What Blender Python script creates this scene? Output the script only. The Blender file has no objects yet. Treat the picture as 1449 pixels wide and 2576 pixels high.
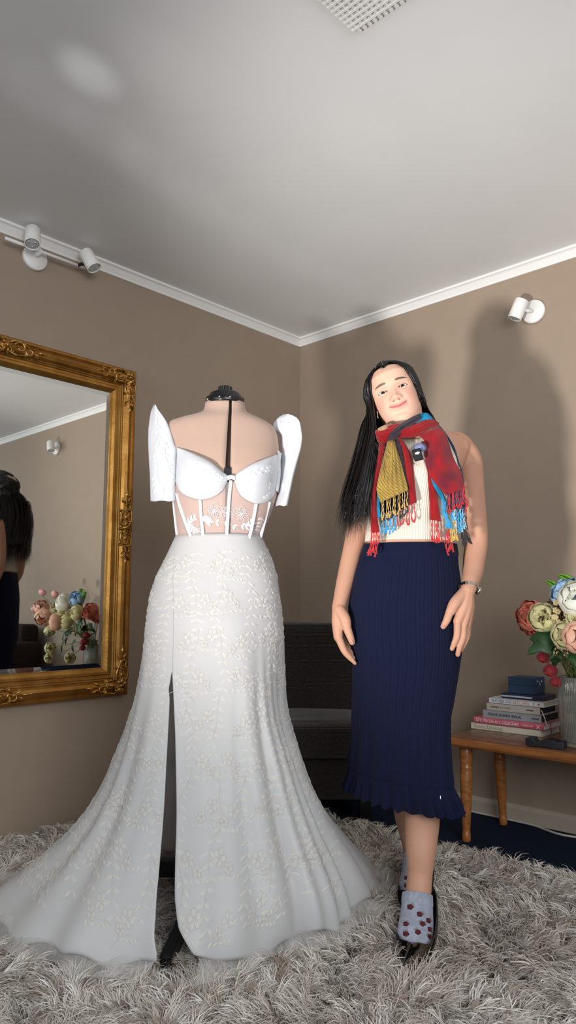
import bpy, math, random
import numpy as np
from mathutils import Vector, Matrix, Euler, noise as mnoise
from mathutils.bvhtree import BVHTree

sc = bpy.context.scene
COL = sc.collection
rng = np.random.default_rng(7)
random.seed(7)

# ------------------------------------------------------------------ camera
FPX, PITCH, CAMZ = 1831.0, math.radians(7.375), 0.89
cam_d = bpy.data.cameras.new('camera'); cam = bpy.data.objects.new('camera', cam_d); COL.objects.link(cam)
cam.location = (0, 0, CAMZ); cam.rotation_euler = (math.radians(90) + PITCH, 0, 0)
cam_d.sensor_fit = 'VERTICAL'; cam_d.sensor_height = 36.0; cam_d.lens = 36.0 * FPX / 2576
cam_d.clip_start = 0.05; sc.camera = cam
sc.view_settings.view_transform = 'Standard'; sc.view_settings.look = 'None'
sc.view_settings.gamma = 1.0; sc.view_settings.use_curve_mapping = False
sc.view_settings.exposure = 0.0

# ------------------------------------------------------------------ light
w = bpy.data.worlds.new('world'); sc.world = w; w.use_nodes = True
w.node_tree.nodes['Background'].inputs[0].default_value = (0.86, 0.93, 1.0, 1)
w.node_tree.nodes['Background'].inputs[1].default_value = 0.54

def aim(o, target):
    o.rotation_euler = (Vector(target) - Vector(o.location)).to_track_quat('-Z', 'Y').to_euler()
def area(name, loc, target, sx, sy, power, color, spread=180):
    d = bpy.data.lights.new(name, 'AREA'); d.shape = 'RECTANGLE'; d.size = sx; d.size_y = sy
    d.energy = power; d.color = color; d.spread = math.radians(spread)
    o = bpy.data.objects.new(name, d); COL.objects.link(o); o.location = loc; aim(o, target); return o
# low bounce of sun off something bright on the floor, beside the camera to its left
sd = bpy.data.lights.new('floor_bounce_lamp', 'SPOT'); sd.energy = 500; sd.color = (1.0, 0.955, 0.92)
sd.spot_size = math.radians(48); sd.spot_blend = 1.0; sd.shadow_soft_size = 0.11
so = bpy.data.objects.new('floor_bounce_lamp', sd); COL.objects.link(so); so.location = (-1.30, -0.20, 0.10)
aim(so, (1.05, 2.9, 2.13))
for gx, gy, ge, gc in ((224, 186, 120, 3.2), (120, 240, 26, 5.0), (260, 330, 30, 5.0), (380, 420, 30, 4.5), (500, 510, 30, 4.0), (620, 585, 28, 3.6), (740, 650, 26, 3.4), (860, 715, 24, 3.2), (400, 160, 20, 5.0), (900, 350, 18, 5.0)):     # glints of the same bounce streaking over the ceiling
    gu = ((gx - 724.5) / 1831.0, (1288 - gy) / 1831.0); gf, gp = math.cos(PITCH) - gu[1] * math.sin(PITCH), math.sin(PITCH) + gu[1] * math.cos(PITCH); gk = (2.405 - CAMZ) / gp
    gd = bpy.data.lights.new('floor_glint_lamp', 'SPOT'); gd.energy = ge; gd.spot_size = math.radians(gc); gd.spot_blend = 1.0; gd.shadow_soft_size = 0.03; gd.color = (1, 0.99, 0.97)
    go = bpy.data.objects.new('floor_glint_lamp', gd); COL.objects.link(go); go.location = (-1.50, -0.35, 0.15); aim(go, (gu[0] * gk, gf * gk, 2.405))
# window daylight from behind the camera, left
area('window_daylight', (-2.6, -0.3, 2.0), (0.4, 2.4, 0.7), 1.4, 1.6, 26, (0.90, 0.95, 1.0))
area('rear_right_fill', (1.1, -1.3, 1.7), (0.75, 2.9, 0.95), 1.8, 1.5, 66, (0.94, 0.97, 1.0))  # added soft fill from behind right, lifting the bouquet and right wall

# ------------------------------------------------------------------ room frame: s along the right wall, t along the left wall
CX, CY, AR = 0.068, 4.017, math.radians(-43.16)
RV = np.array([math.cos(AR), math.sin(AR)]); NV = np.array([math.sin(AR), -math.cos(AR)])
CEIL = 2.405
def R(s, t, z): return Vector((CX + s * RV[0] + t * NV[0], CY + s * RV[1] + t * NV[1], z))
cP, sP = math.cos(PITCH), math.sin(PITCH)
def ray(x, y):
    u = (x - 724.5) / FPX; v = (1288 - y) / FPX
    return u, cP - v * sP, sP + v * cP
def at(x, y, Y):
    u, f, p = ray(x, y); k = Y / f
    return Vector((u * k, Y, CAMZ + p * k))
def atz(x, y, z):
    u, f, p = ray(x, y); k = (z - CAMZ) / p
    return Vector((u * k, f * k, z))
def att(x, y, t):          # point on the plane at distance t from the right wall
    u, f, p = ray(x, y); k = (CX * NV[0] + CY * NV[1] + t) / (u * NV[0] + f * NV[1])
    return Vector((u * k, f * k, CAMZ + p * k))
def mir(x, y, t):          # point whose reflection in the left-wall mirror shows at (x, y)
    q = att(x, y, t); d0, d1 = q[0] - CX, q[1] - CY
    s = d0 * RV[0] + d1 * RV[1]; tt = d0 * NV[0] + d1 * NV[1]
    return R(-s, tt, q[2])
def topx(p):
    X, Y, Z = p[0], p[1], p[2] - CAMZ
    d = Y * cP + Z * sP; up = -Y * sP + Z * cP
    return 724.5 + FPX * X / d, 1288 - FPX * up / d

# ------------------------------------------------------------------ materials
def lin(c): return tuple((v / 255 / 12.92) if v / 255 <= 0.04045 else ((v / 255 + 0.055) / 1.055) ** 2.4 for v in c)
def M(name, col, rough=0.6, metal=0.0, spec=0.5, noise=None, bump=None, sheen=0.0, coat=0.0, wave=None, col2=None, trans=0.0, alpha=None, sss=0.0, attr=None):
    m = bpy.data.materials.new(name); m.use_nodes = True; nt = m.node_tree; N = nt.nodes; L = nt.links
    b = N['Principled BSDF']; c = lin(col)
    b.inputs['Base Color'].default_value = (*c, 1); b.inputs['Roughness'].default_value = rough
    b.inputs['Metallic'].default_value = metal; b.inputs['Specular IOR Level'].default_value = spec
    b.inputs['Sheen Weight'].default_value = sheen; b.inputs['Coat Weight'].default_value = coat
    b.inputs['Transmission Weight'].default_value = trans
    if sss:
        b.inputs['Subsurface Weight'].default_value = sss; b.inputs['Subsurface Radius'].default_value = (0.012, 0.005, 0.003); b.inputs['Subsurface Scale'].default_value = 1.0
    if alpha is not None: b.inputs['Alpha'].default_value = alpha
    tc = N.new('ShaderNodeTexCoord')
    if attr:
        a = N.new('ShaderNodeAttribute'); a.attribute_name = attr; L.new(a.outputs['Color'], b.inputs['Base Color'])
    if noise:
        n = N.new('ShaderNodeTexNoise'); n.inputs['Scale'].default_value = noise[0]; n.inputs['Detail'].default_value = 4
        L.new(tc.outputs['Object'], n.inputs['Vector'])
        mx = N.new('ShaderNodeMix'); mx.data_type = 'RGBA'
        c2 = lin(col2) if col2 else tuple(v * (1 - noise[1]) for v in c)
        mx.inputs[6].default_value = (*c, 1); mx.inputs[7].default_value = (*c2, 1)
        cr = N.new('ShaderNodeMapRange'); cr.inputs[1].default_value = 0.35; cr.inputs[2].default_value = 0.65
        L.new(n.outputs['Fac'], cr.inputs[0]); L.new(cr.outputs[0], mx.inputs[0]); L.new(mx.outputs[2], b.inputs['Base Color'])
    if wave:   # (uv wave scale along U, V, distortion, dark colour, coordinate)
        wv = N.new('ShaderNodeTexWave'); wv.bands_direction = 'X'; wv.inputs['Scale'].default_value = wave[0]; wv.inputs['Distortion'].default_value = wave[1]
        wv.inputs['Detail'].default_value = 1.0; wv.inputs['Detail Scale'].default_value = 1.2
        mp = N.new('ShaderNodeMapping'); mp.inputs['Rotation'].default_value = (0, 0, wave[3])
        L.new(tc.outputs['UV'], mp.inputs[0]); L.new(mp.outputs[0], wv.inputs['Vector'])
        mx = N.new('ShaderNodeMix'); mx.data_type = 'RGBA'; mx.inputs[6].default_value = (*lin(wave[2]), 1); mx.inputs[7].default_value = (*c, 1)
        cr = N.new('ShaderNodeMapRange'); cr.inputs[1].default_value = wave[4] if len(wave) > 4 else 0.05; cr.inputs[2].default_value = cr.inputs[1].default_value + 0.25
        L.new(wv.outputs['Fac'], cr.inputs[0]); L.new(cr.outputs[0], mx.inputs[0])
        if noise: L.new(N['Mix'].outputs[2], mx.inputs[7])
        L.new(mx.outputs[2], b.inputs['Base Color'])
    if bump:
        n2 = N.new('ShaderNodeTexNoise'); n2.inputs['Scale'].default_value = bump[0]; n2.inputs['Detail'].default_value = 3
        L.new(tc.outputs['Object'], n2.inputs['Vector'])
        bp = N.new('ShaderNodeBump'); bp.inputs['Strength'].default_value = bump[1]; bp.inputs['Distance'].default_value = bump[2]
        L.new(n2.outputs['Fac'], bp.inputs['Height']); L.new(bp.outputs['Normal'], b.inputs['Normal'])
    return m
def sheer(name, col, dens, rough=0.5):
    m = bpy.data.materials.new(name); m.use_nodes = True; nt = m.node_tree; N = nt.nodes; L = nt.links
    b = N['Principled BSDF']; b.inputs['Base Color'].default_value = (*lin(col), 1); b.inputs['Roughness'].default_value = rough
    t = N.new('ShaderNodeBsdfTransparent'); mx = N.new('ShaderNodeMixShader'); mx.inputs[0].default_value = dens
    L.new(t.outputs[0], mx.inputs[1]); L.new(b.outputs[0], mx.inputs[2]); L.new(mx.outputs[0], N['Material Output'].inputs[0])
    return m

# ------------------------------------------------------------------ mesh helpers
class MB:
    def __init__(s): s.v = []; s.f = []; s.uv = None
    def add(s, V, F):
        o = len(s.v); s.v.extend([tuple(map(float, p)) for p in V]); s.f.extend([tuple(int(i) + o for i in q) for q in F]); return s
    def box(s, c, d, rot=None, taper=1.0):
        c = Vector(c); h = [x / 2 for x in d]; V = []
        for z in (-1, 1):
            k = taper if z > 0 else 1
            for x, y in ((-1, -1), (1, -1), (1, 1), (-1, 1)):
                p = Vector((x * h[0] * k, y * h[1] * k, z * h[2]))
                if rot is not None: p = rot @ p
                V.append(c + p)
        return s.add(V, [(3, 2, 1, 0), (4, 5, 6, 7), (0, 1, 5, 4), (1, 2, 6, 5), (2, 3, 7, 6), (3, 0, 4, 7)])
    def tube(s, path, rad, n=8, flat=1.0, cap=True):
        P = [Vector(p) for p in path]; k = len(P)
        rad = list(rad) if hasattr(rad, '__len__') else [rad] * k
        ref = None; V = []
        for i in range(k):
            d = (P[min(i + 1, k - 1)] - P[max(i - 1, 0)]).normalized()
            if ref is None:
                ref = Vector((0, 0, 1)) if abs(d.z) < 0.9 else Vector((1, 0, 0))
            a = (ref - d * ref.dot(d)); a = a.normalized() if a.length > 1e-6 else d.orthogonal().normalized()
            b = d.cross(a); ref = a
            for j in range(n):
                t = 2 * math.pi * j / n
                V.append(P[i] + (a * math.cos(t) + b * math.sin(t) * flat) * rad[i])
        F = []
        for i in range(k - 1):
            for j in range(n):
                F.append((i * n + j, i * n + (j + 1) % n, (i + 1) * n + (j + 1) % n, (i + 1) * n + j))
        if cap: F += [tuple(range(n))[::-1], tuple((k - 1) * n + j for j in range(n))]
        return s.add(V, F)
    def lathe(s, prof, n=24, c=(0, 0, 0), rot=None, cap=True):
        c = Vector(c); V = []
        for r, z in prof:
            for j in range(n):
                t = 2 * math.pi * j / n; p = Vector((r * math.cos(t), r * math.sin(t), z))
                V.append(c + (rot @ p if rot is not None else p))
        k = len(prof); F = []
        for i in range(k - 1):
            for j in range(n):
                F.append((i * n + j, i * n + (j + 1) % n, (i + 1) * n + (j + 1) % n, (i + 1) * n + j))
        if cap: F += [tuple(range(n))[::-1], tuple((k - 1) * n + j for j in range(n))]
        return s.add(V, F)
    def grid(s, A, closeu=False, caps=False, flip=False):
        A = np.asarray(A); nv, nu = A.shape[:2]; F = []
        m = nu if closeu else nu - 1
        for i in range(nv - 1):
            for j in range(m):
                q = (i * nu + j, i * nu + (j + 1) % nu, (i + 1) * nu + (j + 1) % nu, (i + 1) * nu + j)
                F.append(q[::-1] if flip else q)
        if caps: F += [tuple(range(nu))[::-1], tuple((nv - 1) * nu + j for j in range(nu))]
        return s.add(A.reshape(-1, 3), F)
    def ell(s, c, r, n=12, m=8, rot=None):
        prof = []
        V = []; c = Vector(c)
        for i in range(m + 1):
            a = -math.pi / 2 + math.pi * i / m; a = max(-1.55, min(1.55, a))
            for j in range(n):
                t = 2 * math.pi * j / n
                p = Vector((r[0] * math.cos(a) * math.cos(t), r[1] * math.cos(a) * math.sin(t), r[2] * math.sin(a)))
                V.append(c + (rot @ p if rot is not None else p))
        F = [(i * n + j, i * n + (j + 1) % n, (i + 1) * n + (j + 1) % n, (i + 1) * n + j) for i in range(m) for j in range(n)]
        F += [tuple(range(n))[::-1], tuple(m * n + j for j in range(n))]
        return s.add(V, F)
    def mesh(s, name, mt=None, smooth=True):
        me = bpy.data.meshes.new(name); me.from_pydata(s.v, [], s.f); me.update()
        if smooth: me.polygons.foreach_set('use_smooth', [True] * len(me.polygons))
        if mt: me.materials.append(mt)
        return me
    def build(s, name, mt=None, parent=None, smooth=True, **kw):
        return link(name, s.mesh(name, mt, smooth), parent, **kw)
def link(name, data, parent=None, loc=None, rot=None, bevel=None, solid=None, sub=None, kind=None):
    o = bpy.data.objects.new(name, data); COL.objects.link(o)
    if loc is not None: o.location = loc
    if rot is not None: o.rotation_euler = rot
    if parent is not None:
        o.parent = parent
        if parent.type == 'EMPTY' and loc is None and rot is None: o.matrix_parent_inverse = parent_world(parent).inverted()
    if solid:
        md = o.modifiers.new('thick', 'SOLIDIFY'); md.thickness = solid; md.offset = 0
    if bevel:
        md = o.modifiers.new('bevel', 'BEVEL'); md.width = bevel; md.segments = 2; md.limit_method = 'ANGLE'; md.angle_limit = math.radians(40)
    if sub:
        md = o.modifiers.new('sub', 'SUBSURF'); md.levels = sub; md.render_levels = sub
    if kind: o['kind'] = kind
    return o
def parent_world(p):
    m = Matrix.LocRotScale(p.location, p.rotation_euler, p.scale)
    return parent_world(p.parent) @ p.matrix_parent_inverse @ m if p.parent else m
def tag(o, label=None, cat=None, group=None, kind=None):
    if label: o['label'] = label
    if cat: o['category'] = cat
    if group: o['group'] = group
    if kind: o['kind'] = kind
    return o
def thing(name, label, cat, loc=(0, 0, 0), rotz=0.0, group=None):
    o = bpy.data.objects.new(name, None); COL.objects.link(o); o.location = loc; o.rotation_euler = (0, 0, rotz); o.empty_display_size = 0.05
    return tag(o, label, cat, group)
def ncmesh(name, V, F, mt, smooth=True):     # fast mesh from arrays of quads
    me = bpy.data.meshes.new(name); V = np.asarray(V, np.float32); F = np.asarray(F, np.int32)
    me.vertices.add(len(V)); me.vertices.foreach_set('co', V.ravel())
    k = F.shape[1]; me.loops.add(F.size); me.loops.foreach_set('vertex_index', F.ravel())
    me.polygons.add(len(F)); me.polygons.foreach_set('loop_start', np.arange(0, F.size, k, dtype=np.int32)); me.polygons.foreach_set('loop_total', np.full(len(F), k, np.int32))
    me.polygons.foreach_set('use_smooth', np.full(len(F), smooth)); me.update(calc_edges=True)
    me.materials.append(mt); return me
def gridfaces(nv, nu, close=False):
    i, j = np.meshgrid(np.arange(nv - 1), np.arange(nu if close else nu - 1), indexing='ij'); j2 = (j + 1) % nu
    return np.stack([i * nu + j, i * nu + j2, (i + 1) * nu + j2, (i + 1) * nu + j], -1).reshape(-1, 4)
def gridmesh(name, A, mt, close=False, uv=False, flip=False):
    nv, nu = A.shape[:2]; F = gridfaces(nv, nu, close)
    if flip: F = F[:, ::-1]
    me = ncmesh(name, A.reshape(-1, 3), F, mt)
    if uv:
        u, v = np.meshgrid(np.linspace(0, 1, nu), np.linspace(0, 1, nv)); UV = np.stack([u, v], -1).reshape(-1, 2)
        l = me.uv_layers.new(name='UVMap'); idx = F.ravel(); l.data.foreach_set('uv', UV[idx].astype(np.float32).ravel())
    return me
def cr(P, n, closed=False):                  # Catmull-Rom resampling
    P = np.asarray([tuple(p) for p in P], float)
    if len(P) == 2: t = np.linspace(0, 1, n)[:, None]; return P[0] * (1 - t) + P[1] * t
    Q = np.vstack([2 * P[0] - P[1], P, 2 * P[-1] - P[-2]])
    d = np.r_[0, np.cumsum(np.linalg.norm(np.diff(P, axis=0), axis=1))]; x = np.linspace(0, d[-1], n)
    i = np.clip(np.searchsorted(d, x, 'right') - 1, 0, len(P) - 2); t = ((x - d[i]) / (d[i + 1] - d[i] + 1e-12))[:, None]
    a, b, c, e = Q[i], Q[i + 1], Q[i + 2], Q[i + 3]
    return 0.5 * (2 * b + (c - a) * t + (2 * a - 5 * b + 4 * c - e) * t ** 2 + (3 * b - a - 3 * c + e) * t ** 3)
def ip(x, xs, ys): return np.interp(x, xs, ys)
def sm(x, a, b):
    t = np.clip((x - a) / (b - a), 0, 1); return t * t * (3 - 2 * t)
def text_mesh(s, size, depth=0.0004, width=None):
    cu = bpy.data.curves.new('txt', 'FONT'); cu.body = s; cu.size = size; cu.extrude = depth; cu.resolution_u = 2
    o = bpy.data.objects.new('txt', cu); COL.objects.link(o)
    dg = bpy.context.evaluated_depsgraph_get(); dg.update(); me = bpy.data.meshes.new_from_object(o.evaluated_get(dg))
    bpy.data.objects.remove(o)
    if width:
        xs = [v.co.x for v in me.vertices]; k = width / (max(xs) - min(xs))
        for v in me.vertices: v.co.x *= k
    return me

WHITE = M('white_paint', (238, 236, 232), 0.45)
WALL = M('taupe_wall_paint', (158, 140, 122), 0.75, noise=(9, 0.04), bump=(180, 0.06, 0.002))
CEILM = M('ceiling_paint', (231, 232, 232), 0.55, noise=(3, 0.03), bump=(90, 0.04, 0.002))
BLACK = M('black_plastic', (16, 16, 17), 0.25, spec=0.6)
CARPET = M('navy_carpet', (34, 46, 66), 0.95, noise=(160, 0.45), bump=(400, 0.9, 0.006), spec=0.1)

# ------------------------------------------------------------------ room shell
ROT = AR
def roombox(name, s0, s1, t0, t1, z0, z1, mt, parent=None, **kw):
    mb = MB(); o = R((s0 + s1) / 2, (t0 + t1) / 2, (z0 + z1) / 2)
    mb.box((0, 0, 0), (s1 - s0, t1 - t0, z1 - z0)); return link(name, mb.mesh(name, mt, False), parent, loc=o, rot=(0, 0, ROT), **kw)
roombox('floor', -0.1, 4.6, -0.1, 5.4, -0.1, 0.0, CARPET, kind='structure')
roombox('ceiling', -0.1, 4.6, -0.1, 5.4, CEIL, CEIL + 0.1, CEILM, kind='structure')
roombox('wall_left', -0.1, 0.0, -0.1, 5.4, 0.0, CEIL, WALL, kind='structure')
roombox('wall_right', -0.1, 4.6, -0.1, 0.0, 0.0, CEIL, WALL, kind='structure')
def profile_run(name, prof, mt, along, s0, s1):
    mb = MB(); n = len(prof); V = []
    for e in (s0, s1):
        for d, z in prof:
            V.append(R(e, d, z) if along == 's' else R(d, e, z))
    F = [(i, (i + 1) % n, n + (i + 1) % n, n + i) for i in range(n)] + [tuple(range(n)), tuple(range(n, 2 * n))[::-1]]
    mb.add(V, F); return mb.build(name, mt, None, False, kind='structure')
CORN = [(0, CEIL - 0.043), (0.006, CEIL - 0.043), (0.010, CEIL - 0.034), (0.022, CEIL - 0.017), (0.026, CEIL - 0.013), (0.034, CEIL - 0.010), (0.034, CEIL), (0, CEIL)]
profile_run('trim_1', CORN, WHITE, 's', 0, 4.6); profile_run('trim_2', CORN, WHITE, 't', 0, 5.4)
BASEM = M('baseboard_paint', (176, 164, 148), 0.5)
BP = [(0, 0), (0.014, 0), (0.014, 0.052), (0.010, 0.062), (0.004, 0.068), (0, 0.068)]
profile_run('baseboard_right', BP, BASEM, 's', 0, 4.6); profile_run('baseboard_left', [(d, z * .45) for d, z in BP], BASEM, 't', 0, 5.4)

# ------------------------------------------------------------------ ceiling vent
VW = M('vent_plastic', (226, 225, 222), 0.5)
vent = thing('ceiling_vent', 'white square egg-crate vent grille set in the ceiling', 'vent', R(1.617, 1.56, CEIL), ROT)
VS = 0.46
mb = MB()
mb.box((VS / 2, -0.006, -0.006), (VS, 0.012, 0.012)); mb.box((VS / 2, -VS + 0.006, -0.006), (VS, 0.012, 0.012))
mb.box((0.006, -VS / 2, -0.006), (0.012, VS - 0.024, 0.012)); mb.box((VS - 0.006, -VS / 2, -0.006), (0.012, VS - 0.024, 0.012))
link('frame', mb.mesh('frame', VW, False), vent)
link('backing', MB().box((VS / 2, -VS / 2, -0.001), (VS - 0.02, VS - 0.02, 0.002)).mesh('backing', M('vent_dark', (150, 148, 144), 0.8), False), vent)
nv_ = 26; stp = (VS - 0.024) / nv_
va = MB().box((0, -VS / 2, -0.0055), (0.0065, VS - 0.024, 0.008)).mesh('vane', VW, False)
vb = MB().box((VS / 2, 0, -0.0065), (VS - 0.024, 0.0065, 0.008)).mesh('vane', VW, False)
for i in range(1, nv_):
    link('vane', va, vent, loc=(0.012 + i * stp, 0, 0)); link('vane', vb, vent, loc=(0, -0.012 - i * stp, 0))

# ------------------------------------------------------------------ spotlights
CHROME = M('chrome', (220, 220, 222), 0.12, 1.0)
LENS = M('lamp_lens', (210, 212, 214), 0.08, 0.0, trans=0.35, spec=0.8)
DARKM = M('dark_metal', (52, 46, 40), 0.4, 0.6)
def head(mb_c, mb_l, mb_r, top, direction, r=0.03, ln=0.088):
    d = Vector(direction).normalized(); rot = d.to_track_quat('Z', 'Y').to_matrix()
    mb_c.lathe([(r * 0.9, 0), (r, 0.004), (r, ln - 0.012), (r * 0.985, ln - 0.011), (r * 0.985, ln - 0.009), (r, ln - 0.008), (r, ln), (r - 0.003, ln), (r - 0.003, ln - 0.006)], 28, top, rot)
    mb_l.lathe([(r - 0.0035, ln - 0.005), (r * 0.6, ln - 0.002), (r * 0.12, ln - 0.001)], 20, top, rot)
    for k in range(3):
        a = k * 2.09 + 0.6
        mb_r.ell(Vector(top) + rot @ Vector((math.cos(a) * r * 0.45, math.sin(a) * r * 0.45, ln - 0.0015)), (0.005, 0.005, 0.003), 8, 5)
# double-headed bar on the left wall
bar = thing('spotlight_bar', 'white bar of two spotlights high on the left wall above the gilt mirror', 'spotlight', R(0, 1.626, 2.305))
MB().lathe([(0.052, 0), (0.052, 0.016), (0.049, 0.02), (0, 0.0205)], 40, R(0, 1.626, 2.305), Vector((RV[0], RV[1], 0)).to_track_quat('Z', 'Y').to_matrix()).build('base_plate', WHITE, bar)
MB().tube([R(0.055, 1.775, 2.318), R(0.055, 1.418, 2.318)], 0.0065, 10).build('bar', WHITE, bar)
MB().tube([R(0.018, 1.626, 2.312), R(0.055, 1.626, 2.318)], 0.010, 10).build('bar_bracket', WHITE, bar)
for (t0, zt, dx) in ((1.672, 2.385, (0.035, 0.018, -0.085)), (1.436, 2.378, (0.04, -0.026, -0.08))):
    a, b, c_ = MB(), MB(), MB()
    tp = R(0.075, t0, zt); dv = Vector((RV[0] * dx[0] + NV[0] * dx[1], RV[1] * dx[0] + NV[1] * dx[1], dx[2]))
    head(a, b, c_, tp, dv)
    h = a.build('lamp_head', WHITE, bar); b.build('lens', LENS, h); c_.build('reflector', CHROME, h)
    md = tp + dv.normalized() * 0.045
    MB().tube([Vector(R(0.055, t0 + 0.02, 2.318)), md], 0.007, 8).build('pivot', DARKM, bar)
# single spots on the right wall
def single(s, label):
    t_ = thing('wall_spotlight', label, 'spotlight', R(s, 0, 2.172), group='single spotlights on the right wall')
    MB().lathe([(0.052, 0), (0.052, 0.016), (0.049, 0.02), (0, 0.0205)], 40, R(s + 0.008, 0, 2.172), Vector((NV[0], NV[1], 0)).to_track_quat('Z', 'Y').to_matrix()).build('base_plate', WHITE, t_)
    a, b, c_ = MB(), MB(), MB(); tp = R(s - 0.012, 0.075, 2.212); dv = Vector((RV[0] * -0.036 + NV[0] * 0.012, RV[1] * -0.036 + NV[1] * 0.012, -0.085)); head(a, b, c_, tp, dv)
    h = a.build('lamp_head', WHITE, t_); b.build('lens', LENS, h); c_.build('reflector', CHROME, h)
    MB().tube([R(s + 0.008, 0.018, 2.172), tp + dv.normalized() * 0.045], 0.008, 8).build('pivot', WHITE, t_)
single(1.386, 'white cylinder spotlight on the right wall nearest the corner')
single(2.70, 'white cylinder spotlight seen only in the mirror reflection')

# ------------------------------------------------------------------ mirror
def gold_mat():
    m = M('antique_gold', (184, 136, 68), 0.34, 0.8, noise=(14, 0.3), col2=(158, 110, 48), bump=(70, 0.15, 0.004)); return m
GOLD = gold_mat(); GOLD2 = M('gold_leaf_ornament', (214, 166, 90), 0.33, 0.8, noise=(60, 0.4), col2=(140, 96, 44))
mirror = thing('wall_mirror', 'large mirror in an ornate antique gold frame on the left wall', 'mirror', R(0, 1.74, 1.227))
T0, T1, Z0, Z1 = 1.13, 2.35, 0.517, 1.937
FP = [(0.0, 0.0), (0.0, 0.028), (0.006, 0.034), (0.014, 0.035), (0.018, 0.030), (0.030, 0.041), (0.044, 0.046), (0.056, 0.041), (0.064, 0.029), (0.068, 0.030), (0.072, 0.026), (0.076, 0.027), (0.080, 0.023), (0.088, 0.022), (0.092, 0.026), (0.102, 0.025), (0.112, 0.018), (0.118, 0.012), (0.118, 0.004)]
def fr_pt(corner, d, h):
    t_, z_ = corner
    tt = t_ + d if t_ == T0 else t_ - d; zz = z_ + d if z_ == Z0 else z_ - d
    return R(h + 0.001, tt, zz)
cs = [(T0, Z0), (T1, Z0), (T1, Z1), (T0, Z1)]
for k in range(4):
    a, b = cs[k], cs[(k + 1) % 4]; V = []
    for c_ in (a, b): V += [fr_pt(c_, d, h) for d, h in FP]
    n = len(FP); MB().add(V, [(i, n + i, n + i + 1, i + 1) for i in range(n - 1)] + [(0, n - 1, 2 * n - 1, n)]).build('frame_rail', GOLD, mirror, False)
GLASS = M('mirror_silver', (226, 228, 226), 0.015, 1.0)
it0, it1, iz0, iz1 = T0 + 0.116, T1 - 0.116, Z0 + 0.116, Z1 - 0.116; bv = 0.022
def quadglass(pts, name): return MB().add(pts, [(0, 1, 2, 3)]).build(name, GLASS, mirror, False)
GZ = 0.012; IN = [R(GZ, it0 + bv, iz0 + bv), R(GZ, it1 - bv, iz0 + bv), R(GZ, it1 - bv, iz1 - bv), R(GZ, it0 + bv, iz1 - bv)]
OU = [R(GZ - 0.0028, it0, iz0), R(GZ - 0.0028, it1, iz0), R(GZ - 0.0028, it1, iz1), R(GZ - 0.0028, it0, iz1)]
quadglass([IN[0], IN[1], IN[2], IN[3]], 'mirror_glass')
for k in range(4): quadglass([OU[k], OU[(k + 1) % 4], IN[(k + 1) % 4], IN[k]], 'glass_bevel')
roombox('backboard', 0.001, 0.006, T0 + 0.03, T1 - 0.03, Z0 + 0.03, Z1 - 0.03, DARKM, None).parent = mirror
bb = bpy.data.objects['backboard']; bb.matrix_parent_inverse = parent_world(mirror).inverted()
# scrollwork: spiral tubes, acanthus leaves and beads laid in a local (along, across) frame
def scroll(P, org, ex, ey, sc_, pts, r0, r1, up=0.040):
    path = []; rad = []
    for i, (x, y) in enumerate(pts):
        q = org + ex * (x * sc_) + ey * (y * sc_); f = i / (len(pts) - 1)
        path.append(q + P * (up + 0.006 * math.sin(math.pi * f))); rad.append(r0 + (r1 - r0) * f)
    return path, rad
def spiral(cx, cy, r, a0, turns, n=22, sgn=1):
    return [(cx + r * (1 - 0.8 * i / n) * math.cos(a0 + sgn * turns * 2 * math.pi * i / n), cy + r * (1 - 0.8 * i / n) * math.sin(a0 + sgn * turns * 2 * math.pi * i / n)) for i in range(n + 1)]
def leaf_pad(mb, org, ex, ey, P, x, y, ang, ln, wd, up):
    d = ex * math.cos(ang) + ey * math.sin(ang); n_ = -ex * math.sin(ang) + ey * math.cos(ang); b = org + ex * x + ey * y
    V = []; 
    for i in range(6):
        f = i / 5; w_ = wd * math.sin(math.pi * min(0.97, f * 0.9 + 0.08)); hgt = up + 0.010 * math.sin(math.pi * f)
        V += [b + d * (ln * f) - n_ * w_ + P * (up - 0.004), b + d * (ln * f) - n_ * w_ * 0.4 + P * (hgt - 0.002), b + d * (ln * f) + P * (hgt + 0.003), b + d * (ln * f) + n_ * w_ * 0.4 + P * (hgt - 0.002), b + d * (ln * f) + n_ * w_ + P * (up - 0.004)]
    mb.add(V, [(i * 5 + j, i * 5 + j + 1, i * 5 + 5 + j + 1, i * 5 + 5 + j) for i in range(5) for j in range(4)])
Pn = Vector((RV[0], RV[1], 0)); Ez = Vector((0, 0, 1)); Et = Vector((NV[0], NV[1], 0))
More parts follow.
